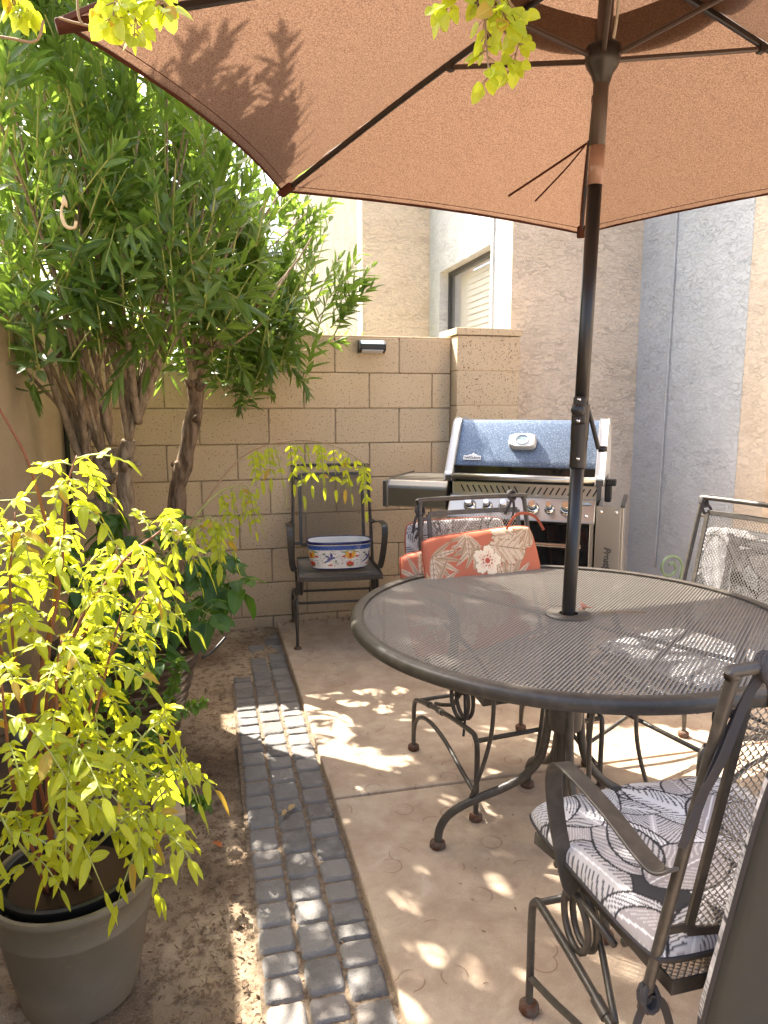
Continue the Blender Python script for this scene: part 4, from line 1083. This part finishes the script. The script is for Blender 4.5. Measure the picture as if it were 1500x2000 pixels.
oleander((-.37,3.44,-.05), [(-.36,3.44,-.06),(-.366,3.44,.6),(-.372,3.44,.95),(-.345,3.44,1.14)], [(-.345,3.44,1.14),(-.30,3.42,1.22)],
         ((-.20,3.28,2.50),(.64,.70,1.0),11,clip_a), 'middle oleander with a knobbly grey trunk and tall upright shoots', 470, .042, M['bark'], 5)
oleander((-.17,3.78,-.05), [(-.17,3.78,-.06),(-.165,3.76,.76),(-.115,3.75,1.02),(-.05,3.75,1.30),(-.06,3.75,1.42)], [(-.05,3.75,1.35),(-.06,3.75,1.42)],
         ((.20,3.88,2.20),(.62,.48,.80),10,lambda p: p.y < 3.3 or p.x > .76 or (p.z < 1.8 and p.x > .55)), 'oleander with the dark rough-barked leaning trunk nearest the wall light', 400, .047, M['bark_r'], 9, .95)
# dried pod
g = MB(); p0 = W(125,395,2.25); g.tube(spline([p0, p0+Vector((-.01,0,-.03)), p0+Vector((.0,.0,-.07)), p0+Vector((.025,0,-.075)), p0+Vector((.032,0,-.055))], 6), [.004]*8+[.006]*8+[.005]*9, 8)
g.tube([p0+Vector((0,0,.02)), p0, p0+Vector((.008,0,-.015))], [.003,.010,.002], 8); tag(g.build('seed_pod', M['pod'], smooth=True), 'curled dry tan seed pod hanging in the oleander leaves', 'seed pod')

# shrubs beyond the wall
def bush(loc, rad, n_, m, label, seed, ln=.07):
    random.seed(seed); t = thing('shrub', loc, label, 'shrub'); lv = Leaves(); g = MB()
    for k in range(9):
        d = rv(1); d.z = abs(d.z)+.6; d.normalize(); g.tube([Vector((0,0,0)), Vector((d.x*rad[0]*.4,d.y*rad[1]*.4,rad[2]*.8)), Vector((d.x*rad[0],d.y*rad[1],rad[2]*1.5*d.z))], [.014,.01,.004], 6)
    g.build('stems', M['twig'], t, smooth=True)
    for k in range(n_):
        while True:
            d = rv(1)
            if d.length < 1: break
        c = Vector((d.x*rad[0], d.y*rad[1], rad[2]+d.z*rad[2])); dd = (d+rv(.7)).normalized(); lv.add(c, dd, rv(1), ln*random.uniform(.7,1.3), ln*.3, .2, .2)
    lv.build('foliage', m, t, 'lance', 3); return t
bush((-.7,5.6,-.05), (1.0,.6,1.9), 6500, M['far_leaf'], 'bright yellow-green shrub glimpsed through the oleander stems beyond the wall', 21)
bush((1.05,5.7,-.05), (.38,.5,1.0), 1800, M['far_leaf'], 'light feathery shrub showing above the block wall beside the wall light', 22, .05)
bush((-2.3,4.6,-.05), (1.1,1.6,2.2), 6500, M['far_leaf'], 'tall yellow-green shrub behind the stucco side wall', 23, .09)

# ============================================================ NEAR PLANTS
def pinnate(lv, g, p, d, ln, npair, ll, sag=.5):
    d = d.normalized(); pts = [p+d*ln*f+Vector((0,0,-sag*ln*f*f)) for f in np.linspace(0,1,npair+2)]
    g.tube(pts, [.0016]*(len(pts)-1)+[.0008], 4)
    for k in range(1, len(pts)):
        a = (pts[k]-pts[k-1]).normalized(); sd_ = a.cross(Vector((0,0,1))); 
        if sd_.length < .1: sd_ = Vector((1,0,0))
        sd_.normalize(); sd_ = (sd_+rv(.25)).normalized(); up = sd_.cross(a)
        if k == len(pts)-1: lv.add(pts[k], a, up+rv(.3), ll*1.25, ll*.42, .3, .25, random.uniform(-.2,.2)); continue
        for s in (-1,1):
            ld = (a*.55+sd_*s*.85+Vector((0,0,-.15))).normalized()
            lv.add(pts[k], (ld+rv(.22)).normalized(), up+rv(.5), ll*random.uniform(.65,1.2), ll*random.uniform(.36,.52), random.uniform(-.1,.55), random.uniform(.05,.6), random.uniform(-.35,.35))
def plant(loc, stems, m, label, cat, seed, leaf, stem_m, prof='oval', name='leafy_plant', groups=None):
    """stems: (points, radius, number of leaves, start fraction)"""
    random.seed(seed); t = thing(name, loc, label, cat); B = Vector(loc); lv = Leaves(); gs = MB()
    for pts, r, nl, f0, *fe in stems:
        g = MB(); P = spline([Vector(p)-B for p in pts], 6); K = len(P); g.tube(P, [r*(1-.7*i/(K-1)) for i in range(K)], 8); 
        if prof == 'broad': gs.add(g.v, g.f)
        else: g.build('stem', stem_m[0] if r > .004 else stem_m[1], t, smooth=True)
        for k in range(nl):
            f = f0+((fe[0] if fe else 1)-f0)*(k+random.random())/nl; i = min(int(f*(K-1)), K-2); p = P[i].lerp(P[i+1], f*(K-1)-i); dd = (P[i+1]-P[i]).normalized(); x, y = perp(dd)
            a = k*2.4+random.uniform(-.4,.4); d = dd*.35+(x*math.cos(a)+y*math.sin(a))
            leaf(lv, gs, p, d, f)
    if gs.v: gs.build('stems' if prof == 'broad' else 'leaf_stalks', stem_m[0 if name == 'hanging_sprig' else 1], t, smooth=True)
    lv.build('foliage', m, t, prof, 5); return t
B0 = PF+Vector((-.008,.004,.265))
def S_(*a): return [Vector(B0)+Vector((random.uniform(-.05,.05),random.uniform(-.04,.04),0))]+[W(*q) for q in a]
random.seed(31)
st = [
 (S_((60,1450,1.50),(108,1173,1.48),(98,1060,1.47),(56,905,1.46),(0,800,1.45),(-30,740,1.45)), .0055, 8, .2, .68),
 (S_((130,1300,1.5),(230,1110,1.55),(310,1040,1.6),(345,1010,1.62)), .005, 13, .3),
 (S_((90,1350,1.42),(120,1120,1.40),(130,960,1.40),(150,890,1.42)), .0045, 15, .4),
 (S_((40,1350,1.40),(20,1150,1.38),(30,1000,1.38)), .0045, 14, .35),
 (S_((160,1500,1.38),(210,1300,1.36),(240,1180,1.38)), .0045, 15, .3),
 (S_((120,1500,1.30),(110,1330,1.27),(120,1250,1.27)), .0045, 14, .3),
 (S_((190,1600,1.38),(270,1450,1.38),(330,1400,1.42)), .004, 13, .3),
 (S_((200,1640,1.35),(270,1580,1.34),(310,1620,1.33)), .004, 11, .3),
 (S_((30,1550,1.27),(10,1400,1.22),(0,1300,1.2)), .0045, 13, .3),
 (S_((100,1600,1.28),(130,1500,1.24),(150,1450,1.22)), .004, 13, .35),
 (S_((30,1640,1.22),(0,1590,1.18)), .004, 9, .3),
 (S_((170,1400,1.5),(250,1220,1.55),(290,1150,1.6)), .0045, 12, .35),
 (S_((100,1380,1.6),(200,1180,1.65),(230,1060,1.7)), .0045, 13, .4),
 (S_((150,1550,1.45),(240,1500,1.5),(330,1520,1.55)), .004, 11, .35),
 (S_((10,1300,1.5),(-20,1080,1.5),(0,960,1.5)), .0045, 12, .4),
]
def lf1(lv, g, p, d, f):
    q = random.uniform(.6,1.15); pinnate(lv, g, p, d+Vector((0,0,random.uniform(-.3,.4))), random.uniform(.09,.13)*q, random.choice((3,4,5)), random.uniform(.030,.042)*q, random.uniform(.3,1.4))
plant(B0, st, M['lime'], 'big yellow-green plant with drooping leaflets growing from the grey planter', 'potted plant', 41, lf1, (M['twig_r'],M['twig_g']))
# woody canes at the pot
# arching branch with hanging leaflets reaching toward the planter chair
st = [([W(235,1230,2.45),W(380,1010,2.55),W(470,895,2.65),W(560,862,2.7),W(650,870,2.72),W(722,912,2.72)], .0045, 15, .42),
      ([W(380,1010,2.5),W(430,960,2.55),W(480,950,2.6),W(490,975,2.6)], .003, 7, .2),
      ([W(235,1230,2.4),W(330,1080,2.4),W(400,1010,2.4),W(440,1030,2.4)], .003, 9, .35)]
def lf2(lv, g, p, d, f): pinnate(lv, g, p, Vector((d.x*.25,d.y*.25,-.3)), random.uniform(.06,.11), 4, random.uniform(.028,.040), 1.0)
plant(W(235,1230,2.45), st, M['lime'], 'long arching yellow-green branch hanging its leaflets over the back of the planter chair', 'branch', 42, lf2, (M['twig'],M['twig_g']), name='arching_branch')
# broad-leaved plant in the ribbed pot
B1 = P2+Vector((0,0,.32))
def S1(*a): return [Vector(B1)+Vector((random.uniform(-.08,.08),random.uniform(-.05,.05),0))]+[W(*q) for q in a]
random.seed(33)
st = [(S1((360,1170,2.8),(430,1130,2.75),(475,1150,2.72)), .0045, 24, .3),(S1((350,1130,2.85),(400,1090,2.8),(430,1110,2.8)), .004, 24, .35),
      (S1((300,1130,2.9),(330,1040,2.9),(345,1030,2.9)), .004, 24, .3),(S1((280,1120,2.8),(270,1050,2.8)), .004, 24, .3),
      (S1((240,1100,2.9),(200,1020,2.95),(215,1000,2.95)), .004, 24, .3),(S1((330,1190,2.7),(390,1190,2.6),(410,1210,2.6)), .004, 24, .3),
      (S1((250,1210,2.6),(200,1240,2.45)), .004, 24, .2),(S1((300,1200,2.6),(290,1260,2.45),(300,1300,2.4)), .004, 24, .3),
      (S1((220,1180,2.6),(150,1140,2.5)), .004, 24, .3),(S1((200,1120,2.8),(100,1080,2.8)), .004, 24, .3),(S1((200,1180,2.5),(160,1260,2.35),(200,1330,2.3)), .004, 24, .3)]
def lf3(lv, g, p, d, f):
    d = (d+Vector((0,0,.1))).normalized(); q = p+d*random.uniform(.02,.05); g.tube([p, q], .0014, 4)
    L_ = random.uniform(.055,.095); lv.add(q, d+Vector((0,0,-.5)), Vector((d.x*.5,d.y*.5,.8))+rv(.35), L_, L_*random.uniform(.68,.85), random.uniform(.2,.6), .22, random.uniform(-.1,.1))
plant(B1, st, M['broad'], 'dark green broad-leaved plant growing in the ribbed glazed pot', 'potted plant', 43, lf3, (M['twig'],M['twig_g']), 'broad')
# little shrub between the pots
B2 = P3+Vector((0,0,.25))
def S2(*a): return [Vector(B2)+rv(.03)]+[W(*q) for q in a]
st = [(S2((250,1480,2.2),(330,1400,2.1),(400,1370,2.1)), .003, 40, .3),(S2((300,1530,2.1),(370,1560,2.05),(405,1570,2.05)), .003, 40, .45),(S2((230,1400,2.2),(240,1350,2.2)), .003, 40, .2),
      (S2((280,1440,2.1),(310,1500,2.0),(360,1510,2.0)), .003, 40, .25),(S2((200,1450,2.0),(260,1500,1.9),(300,1540,1.85)), .003, 40, .25),(S2((270,1380,2.2),(290,1260,2.15),(310,1180,2.1)), .003, 40, .3),
      (S2((300,1400,2.2),(340,1330,2.2),(345,1290,2.2)), .003, 40, .3),(S2((200,1380,2.1),(180,1330,2.05)), .003, 40, .3)]
def lf4(lv, g, p, d, f):
    for q in range(3):
        dd = (d+rv(.6)).normalized(); lv.add(p, dd, rv(1)+Vector((0,0,1)), random.uniform(.020,.032), random.uniform(.012,.017), .2, .2)
plant(B2, st, M['small'], 'small-leaved green shrub spilling out between the two pots', 'shrub', 44, lf4, (M['twig'],M['twig_g']), 'oval')

# sprigs hanging into the top of the view
def sprig(stems, label, seed, name='hanging_sprig'):
    def lf(lv, g, p, d, f):
        for q in range(2):
            dd = (Vector((d.x,d.y,0))*.6+Vector((0,0,-.5))+rv(.4)).normalized(); s_ = p+dd*.012; g.tube([p,s_], .0008, 4)
            L_ = random.uniform(.013,.027); lv.add(s_, dd, Vector((-.3,-1,.3))+rv(.7), L_, L_*.85, .2, .15)
    return plant(stems[0][0][0], stems, M['lime'], label, 'branch', seed, lf, (M['twig'],M['twig_g']), 'broad', name)
def Q(*a): return [W(*q) for q in a]
sprig([(Q((900,-430,.75),(925,-200,.88),(945,20,.95),(955,150,.95)), .003, 20, .45),(Q((930,-150,.95),(985,-20,.96),(1015,60,.97),(1000,130,.97)), .0022, 15, .3),(Q((930,-180,.95),(900,-30,.95),(860,10,.95)), .002, 10, .45),(Q((930,-150,.95),(960,-30,.93),(990,40,.93)), .002, 12, .4)],
      'lime green sprig of rounded leaves hanging in front of the umbrella struts', 51)
sprig([(Q((200,-430,.75),(208,-180,.88),(195,10,.95)), .003, 14, .5),(Q((210,-150,.95),(260,-30,.95),(262,70,.95)), .002, 15, .35),(Q((210,-200,.95),(290,-60,.95),(325,20,.95)), .002, 15, .35),(Q((210,-150,.95),(225,-30,.93),(220,35,.93)), .002, 12, .4)],
      'lime green sprig of rounded leaves hanging before the left tip of the umbrella', 52)
sprig([(Q((-60,-430,.75),(-20,-150,.92),(30,20,1.0)), .003, 12, .5),(Q((-60,-200,1.0),(10,-40,1.0),(60,20,1.0)), .002, 10, .4)], 'lime sprig of rounded leaves in the top left corner', 53)
t = thing('overhead_branch', (-1.5,.55,1.7), 'thin woody branch arching over the garden that carries the hanging sprigs', 'branch')
Bv = Vector((-1.5,.55,1.7)); pts = [Vector((-1.6,.35,1.60)), Vector((-1.1,.75,1.90)), W(-60,-430,.75), W(200,-430,.75), W(560,-440,.75), W(900,-430,.75), W(1150,-460,.78)]
g = MB(); P = spline([p-Bv for p in pts], 6); g.tube(P, [.009-.006*i/(len(P)-1) for i in range(len(P))], 8); g.build('stem', M['twig'], t, smooth=True)
lv = Leaves(); random.seed(55)
for k in range(60):
    p = P[random.randrange(2, len(P))]; L_ = random.uniform(.016,.028); lv.add(p, rv(1)+Vector((0,0,.3)), rv(1), L_, L_*.85, .2, .2)
lv.build('foliage', M['lime'], t, 'broad', 5)
g = MB(); g.tube(spline(Q((-60,60,1.0),(20,75,1.0),(70,80,1.0),(85,40,1.0)), 8), .002, 6); g.tube(spline(Q((115,35,1.0),(150,45,1.0),(200,52,1.0),(225,20,1.0)), 8), .0018, 6); g.tube(spline(Q((150,-120,1.0),(152,20,1.0),(165,50,1.0)),6), .0018, 6)
tag(g.build('bare_twig', M['twig']), 'bare pale twigs curling at the top left before the umbrella tip', 'twig')

# ============================================================ LITTER
def fallen(p, s, m, label, seed, n_=1, name='fallen_leaf'):
    random.seed(seed); lv = Leaves()
    for k in range(n_):
        d = rv(1); d.z = .15; lv.add(Vector(p)+Vector((0,0,.004)), d, Vector((0,0,1))+rv(.5), s*random.uniform(.8,1.2), s*.45, -.2, .5, .3)
    o = lv.build(name, m, None, 'oval', 5); return tag(o, label, 'leaf', 'fallen leaves on the ground')
M['leaf_o'] = mat('leaf_o', (.50,.14,.03), .6); M['leaf_p'] = mat('leaf_p', (.45,.20,.14), .7); M['leaf_t'] = mat('leaf_t', (.40,.27,.12), .7)
fallen((.0,2.07,-.04), .035, M['leaf_o'], 'single orange fallen leaf on the soil beside the pavers', 1)
fallen((-.16,1.37,-.045), .06, M['leaf_p'], 'crumpled pink fallen leaf beside the grey planter', 2, 4)
fallen((-.26,1.36,-.045), .05, M['leaf_t'], 'tan curled fallen leaf in front of the grey planter', 3, 2)
fallen((.215,2.19,-.022), .04, M['leaf_t'], 'dry yellow blade fallen across the paving stones', 4, 2)
fallen((.45,1.86,.726), .012, M['leaf_t'], 'tiny dry leaf on the left rim of the table', 5)
fallen((1.01,1.76,.726), .028, M['leaf_p'], 'curled reddish leaf scraps at the foot of the umbrella pole', 6, 5)
g = MB(); g.tube(spline([(1.05,1.735,.727),(1.11,1.72,.729),(1.17,1.705,.727)], 5), .0018, 6); tag(g.build('dry_twig', M['twig']), 'thin dry twig lying on the mesh tabletop right of the pole', 'twig')
random.seed(77); lv = Leaves(); g = MB()
for k in range(1300):
    x = random.uniform(-.7,.09); y = random.uniform(.9,4.1)
    if random.random() < .7:
        c = random.choice([(-.05,1.55),(.0,1.75),(-.02,1.35),(-.1,2.2),(.0,2.5),(-.3,1.2),(-.05,2.0),(0,1.2)]); x = c[0]+random.gauss(0,.07); y = c[1]+random.gauss(0,.10)
    if x > .08: continue
    d = rv(1); d.z *= .2; lv.add((x,y,-.038+random.uniform(0,.008)), d, Vector((0,0,1))+rv(.8), random.uniform(.008,.024), random.uniform(.003,.008), 0, .4, .4)
for k in range(260):
    y = random.uniform(.9,4.1); x = random.choice((.176,.272,.366))+random.gauss(0,.006); d = rv(1); d.z *= .2
    lv.add((x,y,-.028), d, Vector((0,0,1))+rv(.8), random.uniform(.006,.018), random.uniform(.003,.006), 0, .4, .4)
for k in range(160):
    lv.add((random.uniform(.4,1.3),4.17+random.uniform(-.05,.03),.006), rv(1), rv(1), random.uniform(.01,.03), random.uniform(.003,.007), 0, .4, .4)
for k in range(140):
    x = random.uniform(.39,1.9); y = random.uniform(.9,4.1)
    lv.add((x,y,.002), (random.uniform(-1,1),random.uniform(-1,1),.05), Vector((0,0,1))+rv(.4), random.uniform(.006,.018), random.uniform(.002,.005), 0, .4, .4)
tag(lv.build('leaf_litter', M['litter'], None, 'lance', 3), 'dry leaf litter and bark scraps scattered on the soil and joints', 'litter', kind='stuff')
random.seed(78); g = MB()
for k in range(2600):
    x = random.uniform(-.75,.07); y = random.uniform(.9,3.6); s = random.uniform(.0012,.004)*(2.0 if random.random()<.06 else 1); z = -.040+random.uniform(-.004,.005)
    c = Vector((x,y,z)); vs = [c+Vector(v)*s*random.uniform(.7,1.3) for v in ((1,0,0),(-1,0,0),(0,1,0),(0,-1,0),(0,0,.8),(0,0,-.8))]
    g.add(vs, [(0,2,4),(2,1,4),(1,3,4),(3,0,4),(2,0,5),(1,2,5),(3,1,5),(0,3,5)])
tag(g.build('soil_crumbs', M['dirt']), 'small clods and pebbles scattered over the bare soil', 'pebbles', kind='stuff')
